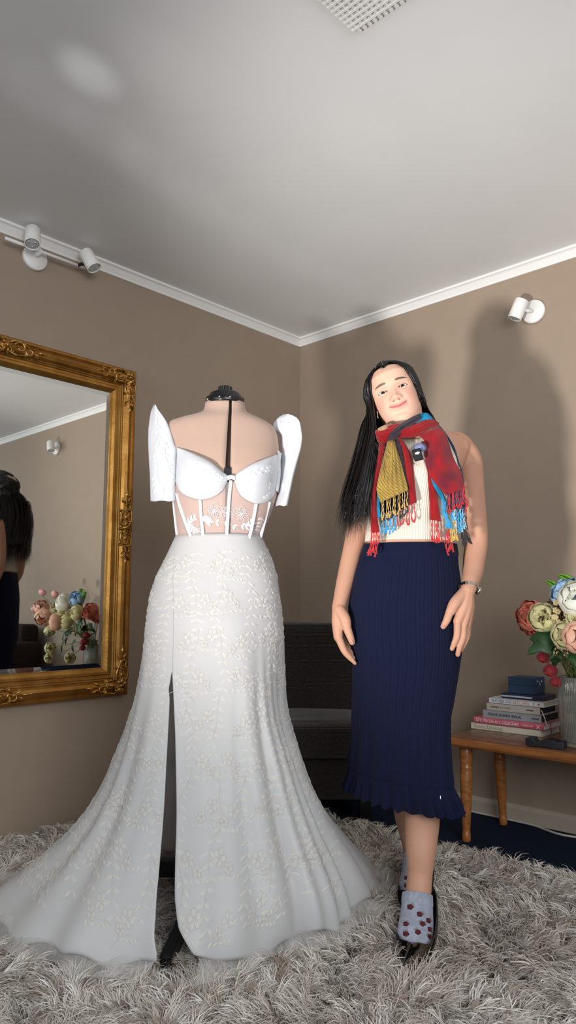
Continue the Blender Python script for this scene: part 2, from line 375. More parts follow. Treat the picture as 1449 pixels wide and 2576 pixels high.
def ornament(org, ex, ey, half, kind):
    mb = MB()
    for sg in (1, -1) if kind == 'mid' else (1,):
        e = ex * sg
        for (cx_, cy_, r_, a0, tn, sn) in ((0.055, 0.004, 0.024, 3.0, 1.25, -1), (0.095, -0.006, 0.018, 2.6, 1.2, 1), (0.024, -0.014, 0.012, 0.5, 1.1, 1)):
            p, rd = scroll(Pn, org, e, ey, 1.0, spiral(cx_, cy_, r_, a0, tn, sgn=sn), 0.0052, 0.0028); mb.tube(p, rd, 6)
        p, rd = scroll(Pn, org, e, ey, 1.0, [(0.0, 0.012), (0.03, 0.026), (0.06, 0.024), (0.09, 0.010), (0.115, 0.006), (0.14, 0.0)], 0.005, 0.002); mb.tube(p, rd, 6)
        p, rd = scroll(Pn, org, e, ey, 1.0, [(0.0, -0.016), (0.035, -0.030), (0.07, -0.026), (0.1, -0.016), (0.125, -0.006)], 0.005, 0.002); mb.tube(p, rd, 6)
        for (x, y, a, l, w_) in ((0.10, 0.004, 0.5, 0.035, 0.008), (0.11, -0.004, -0.5, 0.035, 0.008), (0.125, 0, 0, 0.04, 0.009), (0.07, 0.012, 1.3, 0.022, 0.007), (0.075, -0.012, -1.3, 0.02, 0.007), (0.03, 0.0, 0.2, 0.03, 0.010)):
            leaf_pad(mb, org, e, ey, Pn, x, y, a, l, w_, 0.042)
        for x in (0.15, 0.158, 0.165): mb.ell(org + e * x + Pn * 0.046, (0.004, 0.004, 0.004), 6, 4)
    mb.ell(org + Pn * 0.044, (0.017, 0.017, 0.012), 12, 6)
    for k in range(7): leaf_pad(mb, org, ex, ey, Pn, 0, 0, k * 0.9, 0.034, 0.010, 0.040)
    mb.build('scroll_ornament', GOLD2, mirror)
for c_ in cs:
    st_ = 1 if c_[0] == T0 else -1; sz = 1 if c_[1] == Z0 else -1
    o_ = R(0, c_[0] + st_ * 0.042, c_[1] + sz * 0.042)
    ornament(o_, Et * st_, Ez * sz, 0.15, 'corner'); ornament(o_, Ez * sz, Et * st_, 0.15, 'corner')
for tt in (T0 + 0.042, T1 - 0.042): ornament(R(0, tt, (Z0 + Z1) / 2), Ez, Et, 0.15, 'mid')
for zz in (Z0 + 0.042, Z1 - 0.042): ornament(R(0, (T0 + T1) / 2, zz), Et, Ez, 0.15, 'mid')

# ------------------------------------------------------------------ armchair in the corner
WEAVE = M('dark_brown_weave', (50, 43, 37), 0.9, noise=(220, 0.5), bump=(300, 0.5, 0.004), spec=0.2, sheen=0.2)
def weave_lines(m, sc_):
    nt = m.node_tree; N = nt.nodes; L = nt.links; b = N['Principled BSDF']
    tc = N['Texture Coordinate']; wv = N.new('ShaderNodeTexWave'); wv.bands_direction = 'Z'; wv.inputs['Scale'].default_value = sc_; wv.inputs['Distortion'].default_value = 1.2; wv.inputs['Detail'].default_value = 2; wv.inputs['Detail Scale'].default_value = 3
    L.new(tc.outputs['Object'], wv.inputs['Vector']); bp = N.new('ShaderNodeBump'); bp.inputs['Strength'].default_value = 0.8; bp.inputs['Distance'].default_value = 0.003
    L.new(wv.outputs['Fac'], bp.inputs['Height']); L.new(bp.outputs['Normal'], b.inputs['Normal'])
weave_lines(WEAVE, 55)
def cushion(mb, c, d, r=0.03, crown=0.0, n=9):
    # rounded box with a softly crowned surface
    V = []; F = []
    def rb(p):
        q = [max(-d[i] / 2 + r, min(d[i] / 2 - r, p[i])) for i in range(3)]; v = Vector(p) - Vector(q)
        v = v.normalized() * r if v.length > 1e-9 else v
        o = Vector(q) + v; kx = 1 - (2 * o.x / d[0]) ** 2; ky = 1 - (2 * o.y / d[1]) ** 2; kz = 1 - (2 * o.z / d[2]) ** 2
        o.z += crown * max(0, kx) * max(0, ky) * (1 if o.z > 0 else -0.3); o.y -= crown * 0.6 * max(0, kx) * max(0, kz) * (1 if o.y < 0 else -1); return o + Vector(c)
    for ax in range(3):
        for sg in (-1, 1):
            u, v = (ax + 1) % 3, (ax + 2) % 3; A = np.zeros((n, n, 3))
            for i in range(n):
                for j in range(n):
                    f = lambda k: math.sin((k / (n - 1) - 0.5) * math.pi) * 0.5
                    p = [0, 0, 0]; p[ax] = sg * d[ax] / 2; p[u] = f(i) * d[u]; p[v] = f(j) * d[v]; A[i, j] = rb(p)
            mb.grid(A, flip=sg > 0)
    return mb
chair = thing('armless_chair', 'dark brown woven armless lounge chair in the corner between the gown and the woman', 'chair', (0.03, 3.34, 0))
cushion(MB(), (0.03, 3.34, 0.345), (0.66, 0.60, 0.14), 0.03, 0.012).build('seat_cushion', WEAVE, chair)
cushion(MB(), (0.03, 3.36, 0.19), (0.66, 0.54, 0.17), 0.012, 0.0).build('base_panel', WEAVE, chair)
mbk = MB(); cushion(mbk, (0, 0, 0), (0.66, 0.12, 0.44), 0.025, 0.008)
rt = Matrix.Rotation(math.radians(-7), 3, 'X'); mbk.v = [tuple(rt @ Vector(v) + Vector((0.03, 3.515, 0.585))) for v in mbk.v]
mbk.build('backrest', WEAVE, chair)
for x in (-0.26, 0.32):
    for y in (3.15, 3.54): MB().box((x, y, 0.052), (0.05, 0.05, 0.105)).build('leg', BLACK, chair, False)

# sofa along the right wall, seen only in the mirror
SW = M('sofa_brown_cloth', (44, 36, 33), 0.9, bump=(250, 0.5, 0.003), spec=0.2)
sofa = thing('sofa', 'dark brown sofa seen only in the mirror with a white cloth on it', 'sofa', R(3.25, 0.5, 0), ROT)
for nm, c_, d, r_ in (('seat', (0, 0.02, 0.27), (1.0, 0.72, 0.3), 0.03), ('backrest', (0, 0.36, 0.45), (1.0, 0.16, 0.6), 0.04), ('arm', (-0.58, 0, 0.36), (0.16, 0.8, 0.52), 0.05), ('arm', (0.58, 0, 0.36), (0.16, 0.8, 0.52), 0.05)):
    link(nm, cushion(MB(), c_, d, r_).mesh(nm, SW), sofa, loc=(0, 0, 0))
for x in (-0.55, 0.55):
    for y in (-0.3, 0.3): link('leg', MB().box((x, y, 0.055), (0.05, 0.05, 0.11)).mesh('leg', BLACK, False), sofa, loc=(0, 0, 0))
A = np.zeros((26, 22, 3))
for i in range(26):
    for j in range(22):
        f, g = i / 25, j / 21; y = 0.30 - 0.62 * f; z = 0.425 + 0.30 * math.exp(-((f - 0.12) / 0.2) ** 2) + 0.015 * math.sin(9 * g + 4 * f) + 0.012 * math.sin(17 * g)
        q = R(2.86 + 0.52 * g, 0.5 - y, z + 0.02); A[i, j] = q
tag(link('draped_cloth', gridmesh('draped_cloth', A, M('white_cotton', (226, 222, 218), 0.8), uv=False), None, solid=0.004), 'white cloth heaped on the sofa, seen in the mirror', 'cloth')

# ------------------------------------------------------------------ side table
def wood(name, a, b, sc_=14):
    m = M(name, a, 0.38, noise=None, coat=0.25); nt = m.node_tree; N = nt.nodes; L = nt.links; bs = N['Principled BSDF']; tc = N['Texture Coordinate']
    mp = N.new('ShaderNodeMapping'); mp.inputs['Scale'].default_value = (3, 30, 30); L.new(tc.outputs['Object'], mp.inputs[0])
    n = N.new('ShaderNodeTexNoise'); n.inputs['Scale'].default_value = sc_ / 6; n.inputs['Detail'].default_value = 6; L.new(mp.outputs[0], n.inputs['Vector'])
    mx = N.new('ShaderNodeMix'); mx.data_type = 'RGBA'; mx.inputs[6].default_value = (*lin(a), 1); mx.inputs[7].default_value = (*lin(b), 1)
    crp = N.new('ShaderNodeMapRange'); crp.inputs[1].default_value = 0.35; crp.inputs[2].default_value = 0.68; L.new(n.outputs['Fac'], crp.inputs[0]); L.new(crp.outputs[0], mx.inputs[0]); L.new(mx.outputs[2], bs.inputs['Base Color']); return m
OAK = wood('golden_oak', (164, 104, 54), (120, 68, 32)); OAKL = wood('turned_oak', (176, 112, 58), (140, 84, 40)); TILE = wood('parquet_tile', (128, 92, 66), (104, 70, 48))
TS0, TS1, TT0, TT1, TZ = 1.145, 2.45, 0.035, 0.435, 0.39
tb = thing('side_table', 'low wooden side table with tiled parquet top along the right wall', 'table', R((TS0 + TS1) / 2, 0.235, 0), ROT)
W_, D_ = TS1 - TS0, TT1 - TT0
mb = MB(); V = []; prof = [(-D_ / 2, TZ), (-D_ / 2 - 0.004, TZ - 0.004), (-D_ / 2 - 0.006, TZ - 0.024), (-D_ / 2, TZ - 0.034), (D_ / 2, TZ - 0.034), (D_ / 2 + 0.006, TZ - 0.024), (D_ / 2 + 0.004, TZ - 0.004), (D_ / 2, TZ)]
n = len(prof); V = [(-W_ / 2, y, z - 0.0022 * (z == TZ)) for y, z in prof] + [(W_ / 2, y, z - 0.0022 * (z == TZ)) for y, z in prof]
link('table_top', mb.add(V, [(i, n + i, n + (i + 1) % n, (i + 1) % n) for i in range(n)] + [tuple(range(n)), tuple(range(n, 2 * n))[::-1]]).mesh('table_top', OAK, False), tb, loc=(0, 0, 0), bevel=0.002)
TN, TM = 22, 7; tw, td = (W_ - 0.03) / TN, (D_ - 0.03) / TM
tm_ = MB().box((0, 0, 0), (tw - 0.0022, td - 0.0022, 0.004)).mesh('tile', TILE, False)
for i in range(TN):
    for j in range(TM): link('tile', tm_, tb, loc=(-W_ / 2 + 0.015 + (i + 0.5) * tw, -D_ / 2 + 0.015 + (j + 0.5) * td, TZ - 0.002 + random.uniform(-0.0003, 0.0003)))
LEGP = [(0.015, 0), (0.0165, 0.004), (0.0165, 0.03), (0.0145, 0.034), (0.0155, 0.05), (0.0205, 0.14), (0.0235, 0.225), (0.024, 0.258), (0.0225, 0.263), (0.0245, 0.268), (0.0245, 0.274), (0.021, 0.281), (0.0235, 0.292), (0.025, 0.318), (0.025, TZ - 0.040), (0.022, TZ - 0.036)]
lm = MB().lathe(LEGP, 22).mesh('leg', OAKL); fm = MB().lathe([(0.0175, TZ - 0.042), (0.019, TZ - 0.039), (0.0175, TZ - 0.034)], 20).mesh('ferrule', BLACK)
for sx in (-1, 1):
    for sy in (-1, 1):
        x, y = sx * (W_ / 2 - 0.062), sy * (D_ / 2 - 0.07)
        lo = link('leg', lm, tb, loc=(x + sx * 0.006, y + sy * 0.02, 0), rot=(sy * 0.05, -sx * -0.0, 0)); link('ferrule', fm, lo, loc=(0, 0, 0.001))

# ------------------------------------------------------------------ books
PAPER = M('page_block', (206, 200, 190), 0.85, bump=(500, 0.4, 0.001))
CLOTHM = {}
def book(label, name, s0, s1, tf, dep, z0, z1, col, titles, page_col=None, round_=False, group='books stacked on the side table', skew=0.0):
    s0, s1 = s0 - 0.021, s1 - 0.021
    s_, t_ = (s0 + s1) / 2, tf - dep / 2
    b = thing(name, label, 'book', R(s_, t_, z0), ROT + skew, group); Wd, Hh = s1 - s0, z1 - z0
    cm = M('cover_' + name, col, 0.45, bump=(300, 0.08, 0.001)); ct = 0.0022
    mb = MB()
    mb.box((0, 0, ct / 2), (Wd, dep, ct)); mb.box((0, 0, Hh - ct / 2), (Wd, dep, ct))
    if round_:
        V = []; k = 8
        for x in (-Wd / 2, Wd / 2):
            for i in range(k + 1):
                a = -math.pi / 2 + math.pi * i / k; V.append((x, -dep / 2 - 0.006 * math.cos(a), Hh / 2 + Hh / 2 * math.sin(a)))
        mb.add(V, [(i, i + 1, k + 2 + i, k + 1 + i)[::-1] for i in range(k)] + [tuple(range(k + 1)), tuple(range(k + 1, 2 * k + 2))[::-1]])
    else: mb.box((0, -dep / 2 + ct / 2, Hh / 2), (Wd, ct, Hh))
    link('cover', mb.mesh('cover', cm, False), b, loc=(0, 0, 0))
    pm = PAPER if page_col is None else M('pages_' + name, page_col, 0.7)
    link('pages', MB().box((0, 0.001, Hh / 2), (Wd - 0.006, dep - 0.006, Hh - 2 * ct)).mesh('pages', pm, False), b, loc=(0, 0, 0))
    for (txt, size, x, wd, tc_) in titles:
        me = text_mesh(txt, size, 0.0003, wd); me.materials.append(TXT[tc_])
        zs = [v.co.z for v in me.vertices]; ys = [v.co.y for v in me.vertices]; my = (min(ys) + max(ys)) / 2
        yf = -dep / 2 - (0.0063 if round_ else 0.0004)
        link('spine_title', me, b, loc=(-Wd / 2 + x, yf, Hh / 2 - my), rot=(math.radians(90), 0, 0))
    return b
TXT = {'grey': M('ink_grey', (120, 122, 130), 0.6), 'black': M('ink_black', (24, 24, 26), 0.6), 'white': M('ink_white', (232, 220, 220), 0.6), 'tan': M('ink_tan', (150, 142, 122), 0.6), 'red': M('ink_rose', (196, 130, 130), 0.6), 'pink': M('ink_pink', (206, 70, 130), 0.6)}
z = TZ + 0.0003
book('cream paperback about dresses at the bottom of the stack on the table', 'cream_book', 1.122 + 0.034, 1.122 + 0.034 + 0.298, 0.205, 0.175, z, z + 0.0255, (214, 206, 186), [('Iconic Dresses', 0.020, 0.014, 0.125, 'tan')]); z += 0.0258
book('rose pink hardback with white lettering second from the bottom of the stack', 'pink_book', 1.172, 1.468, 0.206, 0.16, z, z + 0.024, (200, 96, 112), [("D.V. My Life as a", 0.019, 0.012, 0.105, 'white'), ('DESIGNER', 0.017, 0.124, 0.072, 'white'), ('autobiography of a couturier', 0.009, 0.21, 0.045, 'white'), ('X', 0.024, 0.266, 0.018, 'white')], round_=True); z += 0.0243
gb = book('grey fashion business manual with black page edges in the middle of the stack', 'grey_book', 1.208, 1.456, 0.2, 0.165, z, z + 0.0305, (156, 158, 162), [('FASHION BUSINESS MANUAL', 0.0155, 0.022, 0.145, 'black'), ('FASHIONARY', 0.010, 0.208, 0.030, 'black')], page_col=(30, 26, 24)); z += 0.0308
book('beige hardback with dark navy page edges fourth from the bottom', 'beige_book', 1.226, 1.452, 0.2, 0.15, z, z + 0.0295, (190, 182, 172), [('FASHIONPEDIA', 0.010, 0.018, 0.036, 'black'), ('VISUAL DICTIONARY', 0.010, 0.058, 0.048, 'tan'), ('FASHIONARY', 0.010, 0.17, 0.030, 'black')], page_col=(18, 24, 46)); z += 0.0298
book('white paperback topmost of the book stack under the slim navy case', 'white_book', 1.238, 1.468, 0.2, 0.15, z, z + 0.0205, (224, 224, 228), [('WHY MEN LOVE', 0.0165, 0.010, 0.088, 'grey'), ('BITCHES', 0.019, 0.102, 0.068, 'red'), ('|', 0.014, 0.186, 0.002, 'grey'), ('\u2022', 0.03, 0.204, 0.009, 'pink')]); zb = z + 0.0208
NAVY = M('navy_leather', (26, 38, 58), 0.4, bump=(260, 0.15, 0.001)); NAVYB = M('navy_card', (44, 70, 102), 0.5)
case = thing('slim_case', 'slim dark navy leather case with a pale edge lying on the white book', 'case', R(1.350, 0.125, zb), ROT)
mb = MB(); cushion(mb, (0, 0, 0.0105), (0.185, 0.12, 0.021), 0.009, 0.0, 8); link('case_body', mb.mesh('case_body', NAVY), case, loc=(0, 0, 0))
mb = MB(); cushion(mb, (-0.022, -0.055, 0.0098), (0.135, 0.016, 0.0075), 0.0036, 0.0, 7); link('pale_lining', mb.mesh('pale_lining', M('pale_blue_lining', (178, 188, 206), 0.6)), case, loc=(0, 0, 0))['label'] = 'pale blue grey lining edge'
bx = thing('gift_box', 'small dark navy lidded box with a silver bow mark on top of the stack', 'box', R(1.342, 0.12, zb + 0.0213), ROT - 0.05)
link('box_base', MB().box((0, 0, 0.016), (0.108, 0.095, 0.032)).mesh('box_base', NAVYB, False), bx, loc=(0, 0, 0), bevel=0.0012)
link('box_lid', MB().box((0, 0, 0.048), (0.109, 0.096, 0.031)).mesh('box_lid', NAVYB, False), bx, loc=(0, 0, 0), bevel=0.0012)
SIL = M('silver_foil', (222, 224, 230), 0.4, 0.1)
mb = MB(); x = 0.0560
for pts in ([(0.012, 0.030), (0.004, 0.036), (-0.004, 0.050), (0.002, 0.046), (0.010, 0.036)], [(-0.012, 0.046), (-0.018, 0.050), (-0.014, 0.054), (-0.008, 0.049)], [(0.016, 0.048), (0.022, 0.053), (0.024, 0.046), (0.018, 0.043)]):
    mb.add([(x, p[0], p[1]) for p in pts] + [(x - 0.001, p[0], p[1]) for p in pts], [tuple(range(len(pts)))] + [(i, (i + 1) % len(pts), len(pts) + (i + 1) % len(pts), len(pts) + i) for i in range(len(pts))])
link('silver_mark', mb.mesh('silver_mark', SIL, False), bx, loc=(0, 0, 0))
# charging dock
DOCKM = M('charcoal_plastic', (30, 32, 36), 0.5)
dk = thing('charging_dock', 'black plastic charging dock with a notch, in front of the book stack', 'charger', R(1.530, 0.378, TZ + 0.0006), ROT + 0.14)
dk.scale = (.88, .9, .72)
A_ = MB(); pts = [(-0.075, 0.004), (-0.070, 0), (0.072, 0), (0.076, 0.004), (0.076, 0.030), (0.070, 0.034), (0.045, 0.035), (0.038, 0.039), (-0.006, 0.039), (-0.010, 0.034), (-0.013, 0.022), (-0.028, 0.020), (-0.038, 0.024), (-0.042, 0.037), (-0.046, 0.040), (-0.070, 0.040), (-0.076, 0.035)]
n = len(pts); A_.add([(x, -0.030, z) for x, z in pts] + [(x, 0.030, z) for x, z in pts], [tuple(range(n))] + [tuple(range(n, 2 * n))[::-1]] + [(i, n + i, n + (i + 1) % n, (i + 1) % n) for i in range(n)])
link('dock_body', A_.mesh('dock_body', DOCKM, False), dk, loc=(0, 0, 0), bevel=0.003)
link('dock_slot', MB().box((0.03, 0, 0.0375), (0.06, 0.03, 0.004)).mesh('dock_slot', BLACK, False), dk, loc=(0, 0, 0), bevel=0.001)
link('cable', MB().tube(cr([(0.02, 0.028, 0.03), (0.01, 0.05, 0.045), (0.0, 0.075, 0.075), (-0.005, 0.09, 0.1)], 14), 0.0017, 6).mesh('cable', BLACK), dk, loc=(0, 0, 0))
tag(MB().tube(cr([R(1.431, 0.19, TZ + 0.099), R(1.441, 0.205, TZ + 0.097), R(1.455, 0.215, TZ + 0.075), R(1.461, 0.216, TZ + 0.055), R(1.453, 0.205, TZ + 0.048), R(1.449, 0.19, TZ + 0.047)], 24), 0.0030, 8, flat=0.5).build('white_cable', M('white_cable', (206, 206, 208), 0.5)), 'short white cable loop hanging over the right end of the books', 'cable')
tag(MB().tube(cr([R(0.9, 0.022, 0.006), R(1.15, 0.024, 0.006), R(1.3, 0.03, 0.006), R(1.38, 0.06, 0.006), R(1.45, 0.075, 0.006), R(1.55, 0.05, 0.006), R(1.7, 0.03, 0.006), R(2.2, 0.03, 0.006)], 60), 0.0045, 8).build('power_cord', M('cord_white', (196, 190, 180), 0.5)), 'off-white power cord along the baseboard under the side table', 'cord')

# ------------------------------------------------------------------ vase
GLS = bpy.data.materials.new('ribbed_glass'); GLS.use_nodes = True
g = GLS.node_tree.nodes['Principled BSDF']; g.inputs['Transmission Weight'].default_value = 0.9; g.inputs['Roughness'].default_value = 0.05; g.inputs['IOR'].default_value = 1.35; g.inputs['Base Color'].default_value = (0.83, 0.84, 0.80, 1)
VC = R(1.618, 0.275, TZ + 0.001); nR = 64; VH = 0.245
A = np.zeros((14, nR * 4, 3)); 
def vring(z, r, rib):
    a = np.arange(nR * 4) / (nR * 4) * 2 * math.pi; rr = r + rib * np.cos(a * nR)
    return np.stack([VC[0] + rr * np.cos(a), VC[1] + rr * np.sin(a), np.full_like(a, VC[2] + z)], -1)
rows = [vring(0.0, 0.02, 0), vring(0.0, 0.062, 0), vring(0.004, 0.068, 0.0008), vring(0.02, 0.070, 0.0014), vring(VH - 0.03, 0.073, 0.0014), vring(VH - 0.006, 0.074, 0.0005), vring(VH, 0.0735, 0), vring(VH, 0.0690, 0), vring(VH - 0.01, 0.0685, 0), vring(0.022, 0.0655, 0), vring(0.014, 0.060, 0), vring(0.013, 0.02, 0)]
vase = link('glass_vase', gridmesh('glass_vase', np.array(rows), GLS, close=True), None)
tag(vase, 'ribbed clear glass vase holding the flowers on the side table', 'vase')

def attf(x, y, t): return att(x, y, t + 0.09)
def mirf(x, y, t): return mir(x, y, t + 0.07)
# ------------------------------------------------------------------ flowers
def petal_mesh(r, th0, th1, wid, curl, mt, nu=11, nv=8, seed=0):
    rg = random.Random(seed); ph = rg.random() * 6; V = []
    for i in range(nv):
        f = i / (nv - 1); th = math.radians(th0 + (th1 - th0) * f); w_ = math.radians(wid) * (0.35 + 0.65 * math.sin(math.pi * min(1, 0.12 + 0.62 * f))) * (1 - 0.25 * max(0, f - 0.8) / 0.2)
        for j in range(nu):
            g_ = j / (nu - 1) * 2 - 1; az = w_ * g_; rr = r * (1 + curl * max(0, f - 0.6) * 2 + 0.025 * math.sin(3.2 * g_ + ph) * f - 0.05 * g_ * g_ * f)
            tt = th + 0.10 * g_ * g_ * f + 0.035 * math.sin(3.6 * g_ + ph) * f
            V.append((rr * math.sin(tt) * math.cos(az), rr * math.sin(tt) * math.sin(az), rr * math.cos(tt)))
    F = [(i * nu + j, i * nu + j + 1, (i + 1) * nu + j + 1, (i + 1) * nu + j) for i in range(nv - 1) for j in range(nu - 1)]
    return MB().add(V, F).mesh('petal', mt)
def centre_mesh(r, mt, seed=0, n=26):
    rg = random.Random(seed); mb = MB()
    for k in range(n):
        f = (k + 0.5) / n; th = math.acos(1 - 0.9 * f); az = k * 2.399; d = Vector((math.sin(th) * math.cos(az), math.sin(th) * math.sin(az), math.cos(th)))
        a = d.orthogonal().normalized(); a = Matrix.Rotation(rg.random() * 6.28, 3, d) @ a; b = d.cross(a); V = []
        for i in range(4):
            for j in range(5):
                g_ = j / 4 * 2 - 1; h = 0.45 + 0.47 * i / 3
                V.append(d * r * (h + 0.03 * math.sin(4 * g_ + k) - .06 * g_ * g_) + a * (g_ * r * 0.30) + b * (r * 0.10 * math.sin(1.9 * g_ + k * 1.3) * (0.4 + i / 3)))
        mb.add(V, [(i * 5 + j, i * 5 + j + 1, i * 5 + 6 + j, i * 5 + 5 + j) for i in range(3) for j in range(4)])
    return mb.mesh('flower_centre', mt)
def fmat(name, a, b): return M(name, a, 0.7, noise=(1.6, 0.3), col2=b, sheen=0.15, sss=0.0)
FM = {'coral': fmat('coral_silk', (228, 134, 108), (206, 102, 80)), 'cream': fmat('cream_green_silk', (222, 216, 168), (206, 198, 136)), 'olive': fmat('olive_cream_silk', (182, 168, 108), (150, 134, 84)), 'peach': fmat('peach_silk', (232, 190, 164), (224, 166, 136)), 'white': fmat('white_silk', (236, 234, 224), (220, 222, 200)), 'blue': fmat('blue_silk', (176, 208, 236), (138, 180, 226)), 'red': fmat('red_silk', (152, 20, 30), (110, 8, 18)), 'pink': fmat('pink_silk', (226, 140, 146), (238, 190, 180))}
GREEN = M('dark_leaf', (44, 84, 40), 0.5, noise=(30, 0.4), col2=(24, 56, 26)); LGREEN = M('fern_green', (108, 160, 52), 0.6, noise=(40, 0.3)); STEM = M('stem_green', (92, 104, 52), 0.7); DRIED = M('dried_filler', (126, 104, 68), 0.85, noise=(200, 0.5), col2=(78, 58, 40)); DRIEDP = M('dried_pale', (206, 186, 140), 0.85)
PET = {}
for k, mt in FM.items():
    PET[k] = (petal_mesh(1.0, 172, 52, 42, 0.06, mt, seed=3), petal_mesh(0.90, 168, 34, 40, -0.02, mt, seed=5), centre_mesh(0.86, mt, 9))
bN = [0]
def bloom(name, label, cat, pos, face, r, kind, n_out=6, n_in=5, open_=1.0, stem=True, group='silk flowers in the glass vase'):
    o = thing(name, label, cat, pos, 0, group); bN[0] += 1
    q = Vector(face).normalized().to_track_quat('Z', 'Y'); o.rotation_mode = 'QUATERNION'; o.rotation_quaternion = q; o.scale = (r, r, r * 0.92)
    rg = random.Random(bN[0])
    for k in range(n_out): link('petal', PET[kind][0], o, loc=(0, 0, 0), rot=(rg.uniform(-0.08, 0.08), rg.uniform(-0.05, 0.22) * open_, k * 2 * math.pi / n_out + rg.uniform(-0.15, 0.15)))
    for k in range(n_in): link('petal', PET[kind][1], o, loc=(0, 0, 0), rot=(rg.uniform(-0.08, 0.08), rg.uniform(-0.1, 0.1), k * 2 * math.pi / n_in + 0.5))
    link('flower_centre', PET[kind][2], o, loc=(0, 0, 0.05))
    if stem:
        base = VC + Vector((rg.uniform(-0.03, 0.03), rg.uniform(-0.03, 0.03), rg.uniform(0.03, 0.08)))
        Wm = Matrix.LocRotScale(o.location, q, o.scale).inverted(); p = Vector(pos); back = p - Vector(face).normalized() * r * 0.9
        neck = VC + Vector(((p.x - VC.x) * 0.25, (p.y - VC.y) * 0.25, VH + 0.01)); 
        if (neck - VC).xy.length > 0.05: k_ = 0.05 / (neck - VC).xy.length; neck = VC + Vector(((neck - VC).x * k_, (neck - VC).y * k_, VH + 0.01))
        path = [Wm @ Vector(v) for v in cr([back, back * 0.5 + neck * 0.5 + Vector((0, 0, 0.01)), neck, base], 12)]
        so_ = MB().tube(path, 0.0026 / r, 6).mesh('stem', STEM); link('stem', so_, o, loc=(0, 0, 0))
    return o
cam_dir = Vector((0, -1, 0))
def fdir(x, y, z): return Vector((x, y, z))
bloom('peony', 'coral peony leftmost in the bouquet', 'flower', attf(1335, 1548, 0.30), (-0.75, -0.55, 0.35), 0.056, 'coral')
bloom('peony', 'coral peony drooping below the leftmost coral bloom', 'flower', attf(1332, 1577, 0.27), (-0.6, -0.3, -0.7), 0.036, 'coral', n_in=3)
bloom('peony', 'cream green peony beside the coral one at the left of the bouquet', 'flower', attf(1366, 1553, 0.36), (-0.55, -0.85, 0.1), 0.052, 'cream')
bloom('peony', 'cream green peony facing forward just above the vase rim', 'flower', attf(1424, 1598, 0.38), (-0.35, -0.95, -0.05), 0.050, 'cream')
bloom('peony', 'peach peony at the right edge of the photo above the vase', 'flower', attf(1457, 1603, 0.42), (-0.1, -1, 0.0), 0.056, 'peach')
bloom('peony', 'small cream bloom between the white and peach flowers', 'flower', attf(1446, 1557, 0.40), (-0.3, -0.9, 0.2), 0.030, 'cream', n_in=3)
bloom('peony', 'large white peony at the top right of the bouquet', 'flower', attf(1452, 1507, 0.38), (-0.3, -0.9, 0.45), 0.064, 'white')
bloom('hydrangea', 'pale blue bloom behind the white peony', 'flower', attf(1428, 1493, 0.32), (-0.6, -0.4, 0.7), 0.058, 'blue')
bloom('hydrangea', 'small pale blue bloom hanging left of the white peony', 'flower', attf(1410, 1508, 0.33), (-0.9, -0.4, -0.1), 0.026, 'blue', n_in=3)
for (x, y, t_, r, k, lb, fz) in ((100, 1528, 0.30, 0.055, 'peach', 'upper peach peony at the far left of the mirror', (-0.45, 0.1, 0.5)), (105, 1553, 0.36, 0.060, 'peach', 'lower peach peony at the far left of the mirror', (-0.5, 0.0, -0.3)), (138, 1532, 0.30, 0.040, 'olive', 'olive cream peony beside the peach ones in the mirror', (-0.6, 0.2, 0.4)), (141, 1556, 0.36, 0.040, 'cream', 'cream peony lower beside the peach ones in the mirror', (-0.7, 0.2, -0.2)), (120, 1588, 0.34, 0.038, 'cream', 'cream bud under the peach peonies in the mirror', (-0.5, 0.2, -0.6))):
    bloom('peony', lb, 'flower', mirf(x, y, t_), fz, r, k)
for (x, y, t_, r, lb) in ((122, 1630, 0.30, 0.040, 'upper of two cream buds trailing to the table in the mirror'), (120, 1655, 0.32, 0.036, 'lower of two cream buds trailing to the table in the mirror'), (172, 1655, 0.13, 0.040, 'cream bloom lying by the vase foot in the mirror')):
    bloom('peony', lb, 'flower', mirf(x, y, t_), (-0.7, 0.3, 0.1), r, 'cream')
for (x, y, lb) in ((103, 1490, 'pink lily topmost at the left of the mirror bouquet'), (134, 1494, 'pink lily second at the top left of the mirror bouquet'), (83, 1532, 'pink lily beside the peach peony in the mirror')):
    bloom('lily', lb, 'flower', mirf(x, y, 0.28), (0.4, 0.2, 0.9), 0.026, 'pink', n_in=0, open_=3)
for (x, y, r, lb) in ((1366, 1655, 0.023, 'topmost red rose of the trailing string beside the vase'), (1384, 1688, 0.026, 'middle red rose of the trailing string beside the vase'), (1397, 1716, 0.021, 'lowest red rose of the trailing string beside the vase')):
    bloom('rose', lb, 'flower', attf(x, y, 0.30), (-0.35, 0.05, -0.95), r, 'red', n_in=4, stem=False)
tag(MB().tube(cr([attf(1385, 1635, 0.28), attf(1377, 1660, 0.28), attf(1388, 1692, 0.27), attf(1402, 1725, 0.27)], 14), 0.0025, 6).build('rose_vine', STEM), 'green vine stem of the trailing red roses', 'vine')
def leaf(mb, base, tip, up, wd, lobes=0):
    b, t_ = Vector(base), Vector(tip); d = t_ - b; n_ = Vector(up).normalized(); sd_ = d.cross(n_).normalized(); k = 9; V = []
    for i in range(k):
        f = i / (k - 1); w_ = wd * math.sin(math.pi * min(0.995, 0.04 + 0.96 * f ** 0.8)) * (1 + lobes * 0.55 * math.sin(f * 15 + 0.5)); c_ = b + d * f + n_ * (0.02 * math.sin(math.pi * f))
        V += [c_ - sd_ * w_ - n_ * 0.006, c_ - sd_ * w_ * 0.5 + n_ * 0.002, c_, c_ + sd_ * w_ * 0.5 + n_ * 0.002, c_ + sd_ * w_ - n_ * 0.006]
    return mb.add(V, [(i * 5 + j, i * 5 + j + 1, i * 5 + 6 + j, i * 5 + 5 + j) for i in range(k - 1) for j in range(4)])
